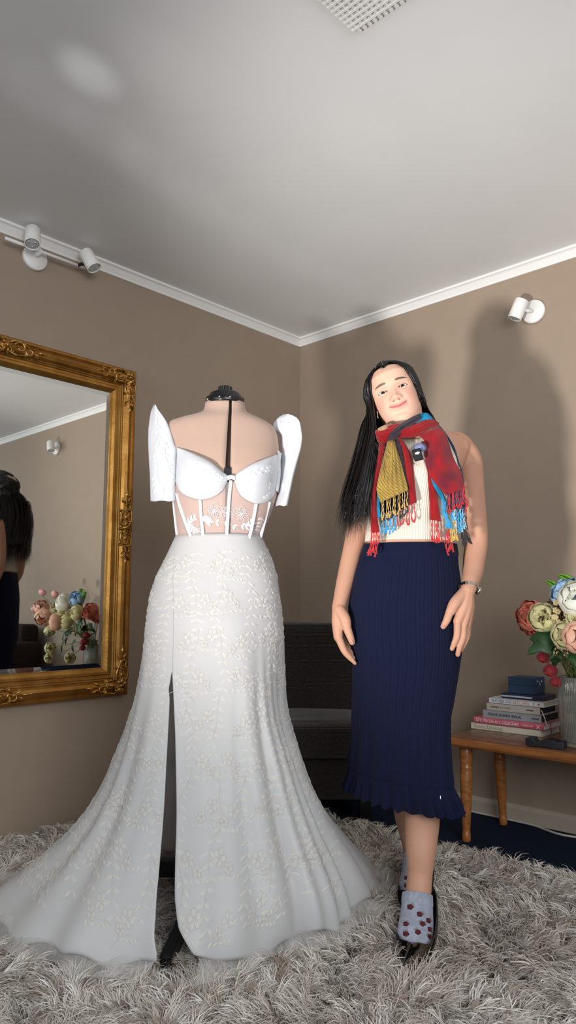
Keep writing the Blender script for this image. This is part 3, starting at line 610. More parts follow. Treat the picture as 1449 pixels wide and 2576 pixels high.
fol = thing('leaf_spray', 'dark green lobed leaves filling the left side above the vase', 'foliage', R(1.6, 0.25, 0.66))
for (x0, y0, x1, y1, t_, wd, lb_) in ((1410, 1596, 1332, 1608, 0.33, 0.040, 0.5), (1402, 1600, 1326, 1646, 0.34, 0.034, 0.5), (1405, 1618, 1366, 1640, 0.30, 0.024, 0.7), (1420, 1625, 1380, 1660, 0.28, 0.020, 0.7), (1440, 1628, 1455, 1690, 0.36, 0.022, 0.4), (1400, 1640, 1392, 1690, 0.25, 0.014, 0.7), (1405, 1640, 1412, 1660, 0.36, 0.008, 0)):
    leaf(MB(), attf(x0, y0, t_ - 0.03), attf(x1, y1, t_ + 0.02), (-0.3, -0.9, 0.4), wd, lb_).build('leaf', GREEN, fol)
for (x0, y0, x1, y1, wd) in ((185, 1580, 160, 1600, 0.03), (200, 1575, 185, 1600, 0.03), (215, 1570, 235, 1590, 0.03), (175, 1590, 160, 1620, 0.03), (185, 1610, 180, 1640, 0.03), (165, 1605, 150, 1640, 0.025)):
    leaf(MB(), mirf(x0, y0, 0.16), mirf(x1, y1, 0.13), (-0.3, -0.7, 0.4), wd, 0.6).build('leaf', GREEN, fol)
for (a, b_, lb) in (((1412, 1492), (1373, 1464), 'left bright green fern frond at the top of the bouquet'), ((1440, 1470), (1404, 1450), 'right bright green fern frond at the top of the bouquet'), ((1412, 1492), (1384, 1484), 'short darker fern frond beside the blue bloom')):
    fr_ = thing('fern_frond', lb, 'fern', attf(*a, 0.28)); P0, P1 = attf(*a, 0.28), attf(*b_, 0.30); mb = MB(); st_ = cr([P0, P0 * 0.5 + P1 * 0.5 + Vector((0, 0, 0.008)), P1], 13); mb.tube(st_, 0.0012, 5); mb.build('stem', LGREEN, fr_)
    lf = MB()
    for i in range(1, 13):
        p = Vector(st_[i]); d = (P1 - P0).normalized(); s_ = d.cross(Vector((-0.2, -0.95, 0.2))).normalized(); ln = 0.026 * (1 - i / 14)
        for sg in (-1, 1): leaf(lf, p, p + s_ * sg * ln + d * ln * 0.5, (-0.2, -0.95, 0.2), 0.0035)
    tag(lf.build('leaflets', LGREEN, fr_), kind='stuff')
mb, mb2, mb3 = MB(), MB(), MB(); c0 = attf(1402, 1545, 0.34)
for k in range(230):
    d = Vector((random.gauss(0, 1), random.gauss(0, 1), random.gauss(0.2, 1))).normalized(); rr = random.uniform(0.5, 1)
    p = c0 + Vector((d.x * 0.045, d.y * 0.04, d.z * 0.05)) * rr; mb.ell(p, (0.0035, 0.0035, 0.004), 6, 4)
    if k % 2 == 0: mb2.tube([c0 + Vector((0.01, 0.02, -0.05)), p], 0.0006, 3, cap=False)
for k in range(9):
    p = c0 + Vector((random.uniform(-0.03, 0.04), -0.045, random.uniform(-0.04, 0.045)))
    for j in range(5):
        a = j * 1.257; mb3.ell(p + Vector((0.006 * math.cos(a), -0.002, 0.006 * math.sin(a))), (0.005, 0.002, 0.005), 7, 4)
for k in range(10):
    a = -0.5 + k * 0.12; tip = attf(1376 + k * 1.6, 1508 + abs(k - 5) * 4, 0.32); mb2.tube([c0 + Vector((0, 0, 0.02)), tip], 0.0008, 3, cap=False)
    for j in range(6): mb.ell(tip + Vector((random.uniform(-0.008, 0.008), random.uniform(-0.005, 0.005), random.uniform(-0.016, 0.004))), (0.0028,) * 3, 5, 4)
df = thing('dried_filler_spray', 'brown dried filler sprig among the cream and white blooms', 'filler', c0)
tag(mb.build('seed_heads', DRIED, df), kind='stuff'); mb2.build('stems', DRIED, df); mb3.build('blossoms', DRIEDP, df)['label'] = 'pale tan blossoms'
mb = MB(); mb2 = MB()
for k in range(60):
    p = attf(1420 + random.uniform(-28, 26), 1636 + random.uniform(-14, 12), 0.28 + random.uniform(-0.04, 0.06)); mb.ell(p, (0.004, 0.004, 0.005), 6, 4); mb2.tube([VC + Vector((random.uniform(-0.04, 0.04), random.uniform(-0.04, 0.04), VH - 0.02)), p], 0.0009, 3, cap=False)
tb_ = thing('tan_bud_sprig', 'small tan buds over the vase rim', 'filler', VC + Vector((0, 0, VH))); tag(mb.build('buds', DRIEDP, tb_), kind='stuff'); mb2.build('stems', STEM, tb_)
mb = MB()
for k in range(16):
    a = k * 0.9; r_ = 0.045 * math.sqrt((k + 0.5) / 16); mb.tube(cr([VC + Vector((r_ * math.cos(a), r_ * math.sin(a), 0.018)), VC + Vector((0.03 * math.cos(a + 1), 0.03 * math.sin(a + 1), 0.12)), VC + Vector((r_ * math.cos(a + 2), r_ * math.sin(a + 2), VH + 0.03))], 7), 0.003, 5)
tag(mb.build('stem_bunch', STEM), 'bunch of green flower stems inside the glass vase', 'stems', kind='stuff')

# ------------------------------------------------------------------ shag rug
RUGB = M('rug_backing', (120, 112, 102), 0.95)
RUGM = M('rug_shag', (186, 178, 168), 0.55, spec=0.35, attr='tint', sheen=0.3)
ROFF = (0.015, 0.585)
def rug_edge(s): return 0.60 + 0.025 * np.sin(s * 7.0) + 0.02 * np.sin(s * 17 + 1)
rug = thing('shag_rug', 'thick beige grey shag rug covering the floor under the gown and the woman', 'rug', R(1.5, 2.0, 0), 0)
mb = MB(); ss = np.linspace(0.02, 3.0, 60); top = [R(s, float(rug_edge(s)) + 0.01, 0.012) for s in ss]; bot = [R(s, 3.1, 0.012) for s in ss]
low = [Vector((p.x, p.y, 0.001)) for p in top]; lowb = [Vector((p.x, p.y, 0.001)) for p in bot]
mb.grid([low, top, bot, lowb]); mb.build('rug_backing', RUGB, rug, False)
def vnoise(x, y, seed):
    r = np.random.default_rng(seed); T = r.random((64, 64)); xi = np.floor(x).astype(int); yi = np.floor(y).astype(int); fx = x - xi; fy = y - yi
    fx = fx * fx * (3 - 2 * fx); fy = fy * fy * (3 - 2 * fy); g = lambda a, b: T[a % 64, b % 64]
    return (g(xi, yi) * (1 - fx) + g(xi + 1, yi) * fx) * (1 - fy) + (g(xi, yi + 1) * (1 - fx) + g(xi + 1, yi + 1) * fx) * fy
NS = 165000
def sample_rug(n):
    out = np.zeros((0, 2))
    while len(out) < n:
        s = rng.uniform(0.02, 2.95, 400000); t = rng.uniform(0.55, 3.05, 400000); X = CX + s * RV[0] + t * NV[0]; Y = CY + s * RV[1] + t * NV[1]
        k = (t > rug_edge(s)) & (Y > 1.15) & (np.abs(X) < 0.18 + Y * 0.52)
        dist = np.sqrt(X ** 2 + Y ** 2 + 0.7); pr = np.clip((1.75 / dist) ** 1.6, 0.15, 1) * np.where((Y < 1.45), 0.6, 1)
        k &= rng.random(len(s)) < pr; out = np.vstack([out, np.stack([X, Y], -1)[k]])
    return out[:n]
P = sample_rug(NS); X, Y = P[:, 0], P[:, 1]
dist = np.sqrt(X ** 2 + Y ** 2 + 0.7)
cs_ = 0.021; jx = np.floor(X / cs_ + 0.8 * vnoise(X * 60, Y * 60, 1)); jy = np.floor(Y / cs_ + 0.8 * vnoise(X * 60, Y * 60, 2))
h1 = np.modf(np.abs(np.sin(jx * 127.1 + jy * 311.7) * 43758.5453))[0]; h2 = np.modf(np.abs(np.sin(jx * 269.5 + jy * 183.3) * 43758.5453))[0]; h3 = np.modf(np.abs(np.sin(jx * 12.9 + jy * 78.2) * 43758.5453))[0]
ang = 6.28 * (vnoise(X * 4.5 + 9, Y * 4.5 + 3, 3) * 1.7) + (h1 - 0.5) * 2.3 + rng.normal(0, 0.25, NS)
cxc, cyc = (jx + 0.2 + 0.6 * h2) * cs_, (jy + 0.2 + 0.6 * h3) * cs_
lean = 0.55 + 0.45 * h2 + rng.normal(0, 0.12, NS); ln = 0.058 * (0.75 + 0.5 * h3) * rng.uniform(0.8, 1.15, NS)
dx, dy = np.cos(ang), np.sin(ang); K = 5; f = np.linspace(0, 1, K)[None, :]
hz = 0.012 + ln[:, None] * (np.sin(f * 1.35) * 0.86 - 0.32 * lean[:, None] * f ** 2.2)
hr = ln[:, None] * lean[:, None] * f ** 1.6
cl = 0.55 * f ** 1.2
curl = 0.006 * np.sin(f * 5 + rng.uniform(0, 6.28, NS)[:, None]) * f
px_ = (X[:, None] * (1 - cl) + cxc[:, None] * cl) + dx[:, None] * hr - dy[:, None] * curl
py_ = (Y[:, None] * (1 - cl) + cyc[:, None] * cl) + dy[:, None] * hr + dx[:, None] * curl
pz_ = np.maximum(hz, 0.006 + 0.012 * f)
# pressed flat under the shoes, the stand and the hem
wd_ = (0.00114 * np.clip(dist / 2.0, 0.9, 1.7) * rng.uniform(0.7, 1.25, NS))[:, None] * np.array([0.9, 1.0, 0.95, 0.75, 0.3])[None, :]
wa = ang + math.pi / 2 + rng.normal(0, 0.7, NS); wx, wy = np.cos(wa)[:, None] * wd_, np.sin(wa)[:, None] * wd_; wz = wd_ * rng.normal(0, 0.5, NS)[:, None]
V = np.stack([np.stack([px_ - wx, py_ - wy, pz_ - wz], -1), np.stack([px_ + wx, py_ + wy, pz_ + wz], -1)], 2).reshape(NS, K * 2, 3)
Fq = np.array([[2 * i, 2 * i + 1, 2 * i + 3, 2 * i + 2] for i in range(K - 1)])
HEM = [(-.208, 1.80), (-.11, 1.865), (-.024, 1.938), (.08, 1.985), (.2, 2.153), (.235, 2.26), (.277, 2.375), (.25, 2.55), (.16, 2.70), (0, 2.70), (-.25, 2.62), (-.55, 2.66), (-.781, 2.533), (-.85, 2.30), (-.80, 2.10), (-.66, 1.955), (-.57, 1.90), (-.481, 1.852), (-.38, 1.833), (-.318, 1.82)]
HC = (-0.205, 2.28)
hp = cr(HEM, 400); ha = np.unwrap(np.arctan2(hp[:, 0] - HC[0], HC[1] - hp[:, 1])); hd = np.hypot(hp[:, 0] - HC[0], hp[:, 1] - HC[1])
hph = np.arctan2(X - HC[0], HC[1] - Y); hph = np.where(hph < ha[0], hph + 2 * math.pi, hph); hin = np.hypot(X - HC[0], Y - HC[1]) / np.interp(hph, ha, hd)
pz_ *= np.where(hin < 1.05, .62, 1.0)[:, None] if False else 1.0
# keep strands out of shoe and stand volumes
KEEP = ~((hin > .90) & (hin < 1.045) & (Y < 2.1))
for (ex, ey, rx) in ((0.285, 1.862, 0.028), (0.30, 1.89, 0.036), (0.32, 1.93, 0.046), (0.335, 1.98, 0.046), (0.345, 2.05, 0.04)):
    KEEP &= ((X - ex) ** 2 + (Y - ey) ** 2) > rx ** 2
sV = (V[..., 0] - CX) * RV[0] + (V[..., 1] - CY) * RV[1]; pu = np.clip(.018 - sV, 0, None); V[..., 0] += pu * RV[0]; V[..., 1] += pu * RV[1]
V = V[KEEP]; ns = len(V); Fc = (Fq[None] + (np.arange(ns) * K * 2)[:, None, None]).reshape(-1, 4)
me = ncmesh('pile', V.reshape(-1, 3), Fc, RUGM)
base = np.array([lin((218, 210, 201)), lin((200, 190, 179)), lin((180, 166, 154)), lin((228, 223, 217)), lin((158, 138, 124))])
pick = np.where(h1 < 0.38, 0, np.where(h1 < 0.66, 1, np.where(h1 < 0.8, 2, np.where(h1 < 0.95, 3, 4))))
bro = sm(vnoise(X * 3.1 + 5, Y * 3.1 + 8, 5), 0.55, 0.85); colr = base[pick] * rng.uniform(0.82, 1.12, NS)[:, None]
colr = colr * (1 - 0.45 * bro[:, None]) + np.array(lin((158, 140, 126))) * 0.45 * bro[:, None]
colr = np.repeat(colr[KEEP], K * 2, axis=0); ca = me.color_attributes.new('tint', 'FLOAT_COLOR', 'POINT'); ca.data.foreach_set('color', np.c_[colr, np.ones(len(colr))].astype(np.float32).ravel())
link('pile', me, rug, kind='stuff')

# ------------------------------------------------------------------ dress form
MY = 2.25
FORM = M('form_fabric', (182, 154, 138), 0.9, bump=(420, 0.25, 0.001), spec=0.15, sheen=0.2)
FROWS = [(1016, 519, 613, .052), (1030, 517, 615, .053), (1040, 512, 620, .055), (1047, 498, 630, .058), (1053, 470, 647, .064), (1060, 441, 662, .070), (1068, 422, 676, .074), (1078, 414, 688, .078), (1092, 418, 694, .083), (1115, 430, 698, .092), (1150, 444, 700, .108), (1190, 445, 701, .122), (1225, 442, 697, .122), (1260, 440, 690, .112), (1300, 443, 676, .100), (1350, 447, 653, .090), (1400, 428, 676, .100), (1460, 405, 694, .115), (1540, 392, 700, .125), (1600, 392, 698, .12)]
fz = []; fcx = []; fa = []; fb = []
for y, l, r, b in FROWS:
    pl, pr = at(l, y, MY), at(r, y, MY); fz.append((pl.z + pr.z) / 2); fcx.append((pl.x + pr.x) / 2); fa.append((pr.x - pl.x) / 2); fb.append(b)
o_ = np.argsort(fz); fz, fcx, fa, fb = [np.array(v)[o_] for v in (fz, fcx, fa, fb)]
def form_ring(z): return ip(z, fz, fcx), ip(z, fz, fa), ip(z, fz, fb)
def formY(x, z):
    c, a, b = form_ring(z); u = np.clip((x - c) / a, -0.995, 0.995); return MY - b * (1 - np.abs(u) ** 2.3) ** (1 / 2.3)
def spow(v, p): return np.sign(v) * np.abs(v) ** p
def form_pt(ph, z, off=0.0):        # ph = 0 front, + to the right
    c, a, b = form_ring(z); e = 2 / 2.3
    return np.stack([c + (a + off) * spow(np.sin(ph), e), MY - (b + off) * spow(np.cos(ph), e), z + 0 * ph], -1)
dform = thing('dress_form', 'beige cloth dress form with black neck cap on a black stand, wearing the white gown', 'mannequin', (-0.2, MY, 0))
GAPX = at(577, 1100, 2.17).x
zz = np.linspace(fz[0], fz[-1], 70); gap = []
rows = []
for z in zz:
    c, a, b = form_ring(z); hw = ip(z, [1.2, 1.32, 1.53], [0.0075, 0.0072, 0.004]); g1 = math.asin(np.clip(spow((GAPX - c - hw) / a, 2.3 / 2), -1, 1)); g2 = math.asin(np.clip(spow((GAPX - c + hw) / a, 2.3 / 2), -1, 1))
    rows.append(form_pt(np.linspace(g2, g1 + 2 * math.pi, 96), z))
torso = link('torso_cover', gridmesh('torso_cover', np.array(rows), FORM), dform, solid=0.006)
mb = MB()
for i, z in enumerate(np.linspace(1.12, 1.535, 24)): pass
A = np.array([[(GAPX + dx_, formY(GAPX, z) + 0.012, z) for dx_ in (-0.02, 0.0, 0.02)] for z in np.linspace(1.10, fz[-1], 26)])
link('adjustment_gap', gridmesh('adjustment_gap', A, M('dark_brown_core', (62, 40, 28), 0.6)), dform, solid=0.004)['label'] = 'dark brown gap down the centre front'
nc = Vector((form_ring(fz[-1])[0], MY, fz[-1]))
# black clasp at the foot of the gap
MB().box((GAPX, formY(GAPX, 1.305) - 0.002, at(577, 1190, 2.13).z), (0.020, 0.012, 0.03)).build('clasp', BLACK, dform, False)
capm = [(0.05, -0.002), (0.0605, 0.0), (0.0615, 0.004), (0.0615, 0.020), (0.0585, 0.022), (0.0520, 0.023), (0.0505, 0.030), (0.046, 0.037), (0.036, 0.042), (0.024, 0.044), (0.0, 0.044)]
cap = MB().lathe(capm, 48, nc + Vector((0, 0, -0.004))).build('neck_cap', BLACK, dform)
mb = MB(); nk = 24; V = []
for z, rr in ((0.043, 0.021), (0.045, 0.0225), (0.056, 0.0225), (0.058, 0.021)):
    for j in range(nk * 2): a = math.pi * j / nk; q = rr - (0.0016 if j % 2 else 0); V.append(nc + Vector((q * math.cos(a), q * math.sin(a), z - 0.003)))
n = nk * 2; mb.add(V, [(i * n + j, i * n + (j + 1) % n, (i + 1) * n + (j + 1) % n, (i + 1) * n + j) for i in range(3) for j in range(n)] + [tuple(3 * n + j for j in range(n))]); mb.build('knob', BLACK, dform, False)
for x in (-0.052, -0.012, 0.020): MB().ell((nc.x + x, nc.y - math.sqrt(0.0615 ** 2 - x * x), nc.z + 0.006), (0.0035, 0.003, 0.0035), 8, 5).build('rivet', CHROME, cap)
MB().tube([(-0.2, MY, 0.2), (-0.2, MY, 1.0)], 0.016, 14).build('pole', BLACK, dform)
MB().tube([(-0.2, MY, 0.14), (-0.2, MY, 0.24)], 0.03, 14).build('hub', BLACK, dform)
def bar_leg(a, b, wd, hg):
    a, b = Vector(a), Vector(b); d = (b - a); L_ = d.length; rot = d.to_track_quat('X', 'Z').to_matrix(); m_ = MB().box((0, 0, 0), (L_, wd, hg)); m_.v = [tuple(rot @ Vector(v) + (a + b) / 2) for v in m_.v]
    return m_.build('leg', BLACK, dform, False, bevel=0.004)
bar_leg((-0.2, MY, 0.20), atz(416, 2424, 0.048), 0.030, 0.034)
bar_leg((-0.45, MY + 0.02, 0.125), (0.02, MY + 0.02, 0.125), 0.03, 0.05)
bar_leg((-0.2, MY, 0.19), (-0.08, MY + 0.30, 0.045), 0.030, 0.034)

# ------------------------------------------------------------------ gown
SATIN = M('white_satin', (230, 229, 228), 0.42, spec=0.4, sheen=0.25, bump=(22, 0.10, 0.006))
SATIN2 = M('bright_satin', (208, 209, 212), 0.35, spec=0.45, sheen=0.2)
LACE = M('lace_thread', (232, 229, 224), 0.5, sheen=0.2)
def translucent(m, k):
    nt = m.node_tree; N = nt.nodes; o = N['Material Output']; b = N['Principled BSDF']; t = N.new('ShaderNodeBsdfTranslucent'); t.inputs[0].default_value = b.inputs['Base Color'].default_value; mx = N.new('ShaderNodeMixShader'); mx.inputs[0].default_value = k
    nt.links.new(b.outputs[0], mx.inputs[1]); nt.links.new(t.outputs[0], mx.inputs[2]); nt.links.new(mx.outputs[0], o.inputs[0])
translucent(SATIN, 0.42); translucent(LACE, 0.36)
NET = sheer('sheer_net', (226, 206, 204), 0.26); TULLE = sheer('tulle', (226, 224, 220), 0.35)
gown = thing('wedding_gown', 'long white lace gown with butterfly sleeves and a train, on the dress form', 'gown', (-0.2, MY, 0.04))
SK = [(1350, 443, 657), (1400, 420, 681), (1450, 395, 697), (1500, 381, 704), (1550, 374, 709), (1600, 369, 711), (1650, 361, 712), (1700, 352, 713), (1750, 342, 716), (1800, 329, 723), (1850, 314, 738), (1900, 297, 755), (1950, 279, 772), (2000, 260, 790), (2050, 242, 808), (2100, 222, 828), (2150, 198, 850), (2200, 168, 872), (2235, 120, 886)]
kz = np.array([at(550, y, MY).z for y, l, r in SK]); kl = np.array([at(l, y, MY).x for y, l, r in SK]); kr = np.array([at(r, y, MY).x for y, l, r in SK])
kz_, kl_, kr_ = kz[::-1], kl[::-1], kr[::-1]; GC = -0.205; ZT = kz[0]; ZH = 0.056
zF = [0.05, 0.1, 0.2, 0.35, 0.5, 0.7, 0.85, 1.0, 1.1]; vF = [0.44, 0.40, 0.34, 0.275, 0.225, 0.185, 0.165, 0.125, 0.100]; vB = [0.42, 0.38, 0.33, 0.28, 0.24, 0.20, 0.175, 0.13, 0.098]
SR = [(1690, 436), (1750, 440), (1850, 446), (1950, 449), (2050, 452), (2150, 453), (2250, 455), (2330, 462), (2400, 480), (2450, 497)]; SL = [(1690, 434), (1715, 430), (1735, 426), (1760, 429), (1800, 428), (1900, 424), (2000, 420), (2100, 417), (2200, 414), (2300, 408), (2400, 395), (2445, 386)]
NU, NVS = 420, 110; fs = np.linspace(0, 1, NVS); zs = ZT - (ZT - ZH) * fs
rows = []; phs = []
u = np.linspace(0, 1, NU)
for z in zs:
    Lx = GC - ip(z, kz_, kl_); Rx = ip(z, kz_, kr_) - GC; F_ = ip(z, zF, vF); B_ = ip(z, zF, vB)
    yf = MY - F_ * 0.97; py = topx((-0.3, yf, z))[1]; pe = []
    for tab in (SR, SL):
        ty = np.array([a for a, _ in tab]); tx = np.array([b for _, b in tab]); xx = at(float(ip(max(py, 1690), ty, tx)), py, yf).x - GC
        pe.append(math.asin(np.clip(xx / (Lx if xx < 0 else Rx), -0.9, 0.9)))
    pr_, pl_ = pe
    if py <= 1690: pl_ = pr_ = (pr_ + pl_) / 2
    ph = pr_ + (2 * math.pi + pl_ - pr_) * u
    sx, cy_ = np.sin(ph), np.cos(ph)
    # lateral extents of the silhouette include perspective, so use a slightly full section
    x = GC + np.where(sx > 0, Rx, Lx) * spow(sx, 0.94); y = MY - np.where(cy_ > 0, F_, B_) * spow(cy_, 0.94)
    t_ = float(np.clip((0.42 - z) / (0.42 - ZH), 0, 1)) ** 2.6
    pa = np.interp(ph, ha, hd); xh, yh = HC[0] + pa * np.sin(ph), HC[1] - pa * np.cos(ph)
    x, y = x * (1 - t_) + xh * t_, y * (1 - t_) + yh * t_
    dn = float(sm(ZT - z, 0.25, 1.05))
    ed = np.minimum(1, np.minimum(u, 1 - u) * 26) if py > 1690 else 1.0
    fold = (0.55 * np.cos(ph * 13 + 0.6) + 0.45 * np.cos(ph * 21 + 2 + 0.8 * z) + 0.35 * np.cos(ph * 8 - 1 + z)) * 0.016 * dn
    fold += 0.010 * dn * np.exp(-((ph - 0.95) / 0.35) ** 2) * np.cos(ph * 34) + 0.004 * np.sin(ph * 5 + z * 9) * float(sm(ZT - z, 0.05, 0.3))
    fold = fold * ed; x = x + np.sin(ph) * fold; y = y - np.cos(ph) * fold
    zr = z + t_ * (0.010 * np.cos(ph * 9) + 0.006 * np.cos(ph * 23 + 1)) + t_ * 0.02 * (1 - ed if not np.isscalar(ed) else 0)
    rows.append(np.stack([x, y, zr + 0 * x], -1)); phs.append(ph)
SKIRT = np.array(rows)
skm = gridmesh('skirt', SKIRT, SATIN, uv=True); skirt_o = link('skirt', skm, gown, solid=0.003)
# waistband edge
# bodice: net panel, boning, cups
zu = float(at(560, 1215, 2.14).z); zl = ZT - 0.004
A = np.array([form_pt(np.linspace(-math.pi, math.pi, 120), z, 0.005) for z in np.linspace(zl, zu, 16)]); link('net_panel', gridmesh('net_panel', A, NET), gown)['label'] = 'sheer pinkish net midriff'
def onform(x, y, off=0.0):
    Yg = MY - 0.1
    for _ in range(8):
        p = at(x, y, Yg); Yn = float(formY(p.x, p.z)) - off; Yg = 0.5 * Yg + 0.5 * Yn
    return at(x, y, Yg)
for pts in ([(444, 1240), (458, 1290), (480, 1350)], [(503, 1256), (506, 1300), (511, 1348)], [(581, 1208), (576, 1260), (570, 1350)], [(645, 1266), (637, 1310), (627, 1355)], [(678, 1262), (666, 1310), (654, 1356)], [(437, 1256), (441, 1300), (446, 1346)]):
    MB().tube(cr([onform(x, y, 0.008) for x, y in pts], 14), 0.0056, 8, flat=0.5).build('boning_strip', SATIN2, gown)
def cup(top, bot, name, bulge, side):
    nu, nv = 48, 30; T = cr([(x, y, 0) for x, y in top], nu); B = cr([(x, y, 0) for x, y in bot], nu); A = np.zeros((nv, nu, 3))
    for i in range(nv):
        g_ = i / (nv - 1)
        for j in range(nu):
            f_ = j / (nu - 1); q = T[j] * (1 - g_) + B[j] * g_
            bl = bulge * (math.sin(math.pi * np.clip(f_, 0.0, 1)) ** 0.8) * (math.sin(math.pi * (0.08 + 0.9 * g_ ** 0.75)) ** 0.8) + 0.006
            seam = -0.0022 * math.exp(-((g_ - 0.52 - 0.08 * math.sin(f_ * 3)) / 0.02) ** 2) * (bl > 0.012)
            A[i, j] = onform(q[0], q[1], bl + seam)
    return link(name, gridmesh(name, A, SATIN2, uv=True), gown, solid=0.003)
cup([(445, 1125), (470, 1134), (500, 1147), (530, 1163), (556, 1185), (574, 1198)], [(441, 1208), (452, 1234), (470, 1248), (503, 1257), (534, 1251), (558, 1235), (574, 1204)], 'bust_cup', 0.034, -1)
cup([(590, 1198), (606, 1185), (635, 1167), (665, 1155), (690, 1146), (708, 1139)], [(590, 1204), (600, 1236), (618, 1256), (647, 1267), (676, 1260), (691, 1240), (698, 1216)], 'bust_cup', 0.034, 1)
MB().tube(cr([onform(572, 1203, 0.014), onform(581, 1200, 0.016), onform(592, 1203, 0.014)], 8), 0.007, 8, flat=0.5).build('centre_bridge', SATIN2, gown)
# side panels from cup to armpit round the back
def side(ph0, ph1, z0, z1, name):
    A = np.array([form_pt(np.linspace(ph0, ph1, 40), z, 0.007) for z in np.linspace(z0, z1, 10)]); link(name, gridmesh(name, A, SATIN2), gown, solid=0.003)
zt_ = float(at(445, 1140, MY).z); zb_ = float(at(445, 1240, MY).z)
side(1.25, 2 * math.pi - 1.25, zb_, zt_, 'back_panel')
SLEEVEM = M('sleeve_organza', (206, 208, 213), 0.4, spec=0.4, bump=(60, 0.1, 0.003), sss=0.0)
def sleeve(L, Rr, Yc, th, name, dyl=0.0, dyr=0.0):
    ys = np.linspace(max(L[0][0], Rr[0][0]), min(L[-1][0], Rr[-1][0]), 60); nu = 26; half = []
    xl = np.interp(ys, [a for a, _ in L], [b for _, b in L]); xr = np.interp(ys, [a for a, _ in Rr], [b for _, b in Rr])
    k_ = np.array([0.25, 0.5, 0.25]); 
    for _ in range(2): xl[1:-1] = np.convolve(xl, k_, 'valid'); xr[1:-1] = np.convolve(xr, k_, 'valid')
    us = (1 - np.cos(np.linspace(0, math.pi, nu))) / 2; F_ = np.zeros((60, nu, 3)); Bk = np.zeros((60, nu, 3))
    for i, y in enumerate(ys):
        e = (0.25 + 0.75 * sm(i / 59, 0.0, 0.6))
        for j, f_ in enumerate(us):
            x = xl[i] * (1 - f_) + xr[i] * f_; b = th * e * math.sqrt(max(0, 1 - (2 * f_ - 1) ** 2)); cr_ = 0.0025 * math.sin(9 * f_ + i * 0.13) * math.sin(i * 0.21)
            ysag = y + (2.5 * math.sin(f_ * 11) if i > 54 else 0) * (i - 54) / 5 * 0.6
            F_[i, j] = at(x, ysag, Yc + dyl * (1 - f_) + dyr * f_ - b + cr_ * (f_ * (1 - f_) * 4)); q = at(x, y, Yc + dyl * (1 - f_) + dyr * f_ + b * 0.8); Bk[i, j] = q
    A = np.concatenate([F_, Bk[:, ::-1][:, 1:-1]], axis=1)
    return link(name, gridmesh(name, A, SLEEVEM, close=True), gown, solid=0.0025)
sleeve([(1018, 388), (1022, 386), (1034, 380.5), (1055, 377), (1080, 374), (1110, 373.5), (1150, 375), (1200, 378), (1260, 379.5)], [(1018, 390.5), (1030, 396), (1045, 408), (1060, 418), (1080, 427), (1100, 433), (1118, 438), (1125, 444), (1150, 442), (1210, 441), (1255, 443), (1260, 443)], 2.20, 0.032, 'butterfly_sleeve', 0.03, 0.0)
sl2 = sleeve([(1042, 716), (1046, 706), (1052, 699), (1062, 691), (1074, 684), (1085, 692), (1092, 707), (1140, 708), (1156, 709), (1200, 706), (1237, 702), (1260, 691), (1272, 690)], [(1042, 724), (1044, 736), (1050, 746), (1062, 754), (1080, 757), (1100, 760), (1126, 757), (1156, 749), (1201, 737), (1272, 722.6)], 2.235, 0.030, 'butterfly_sleeve', 0.03, -0.02)
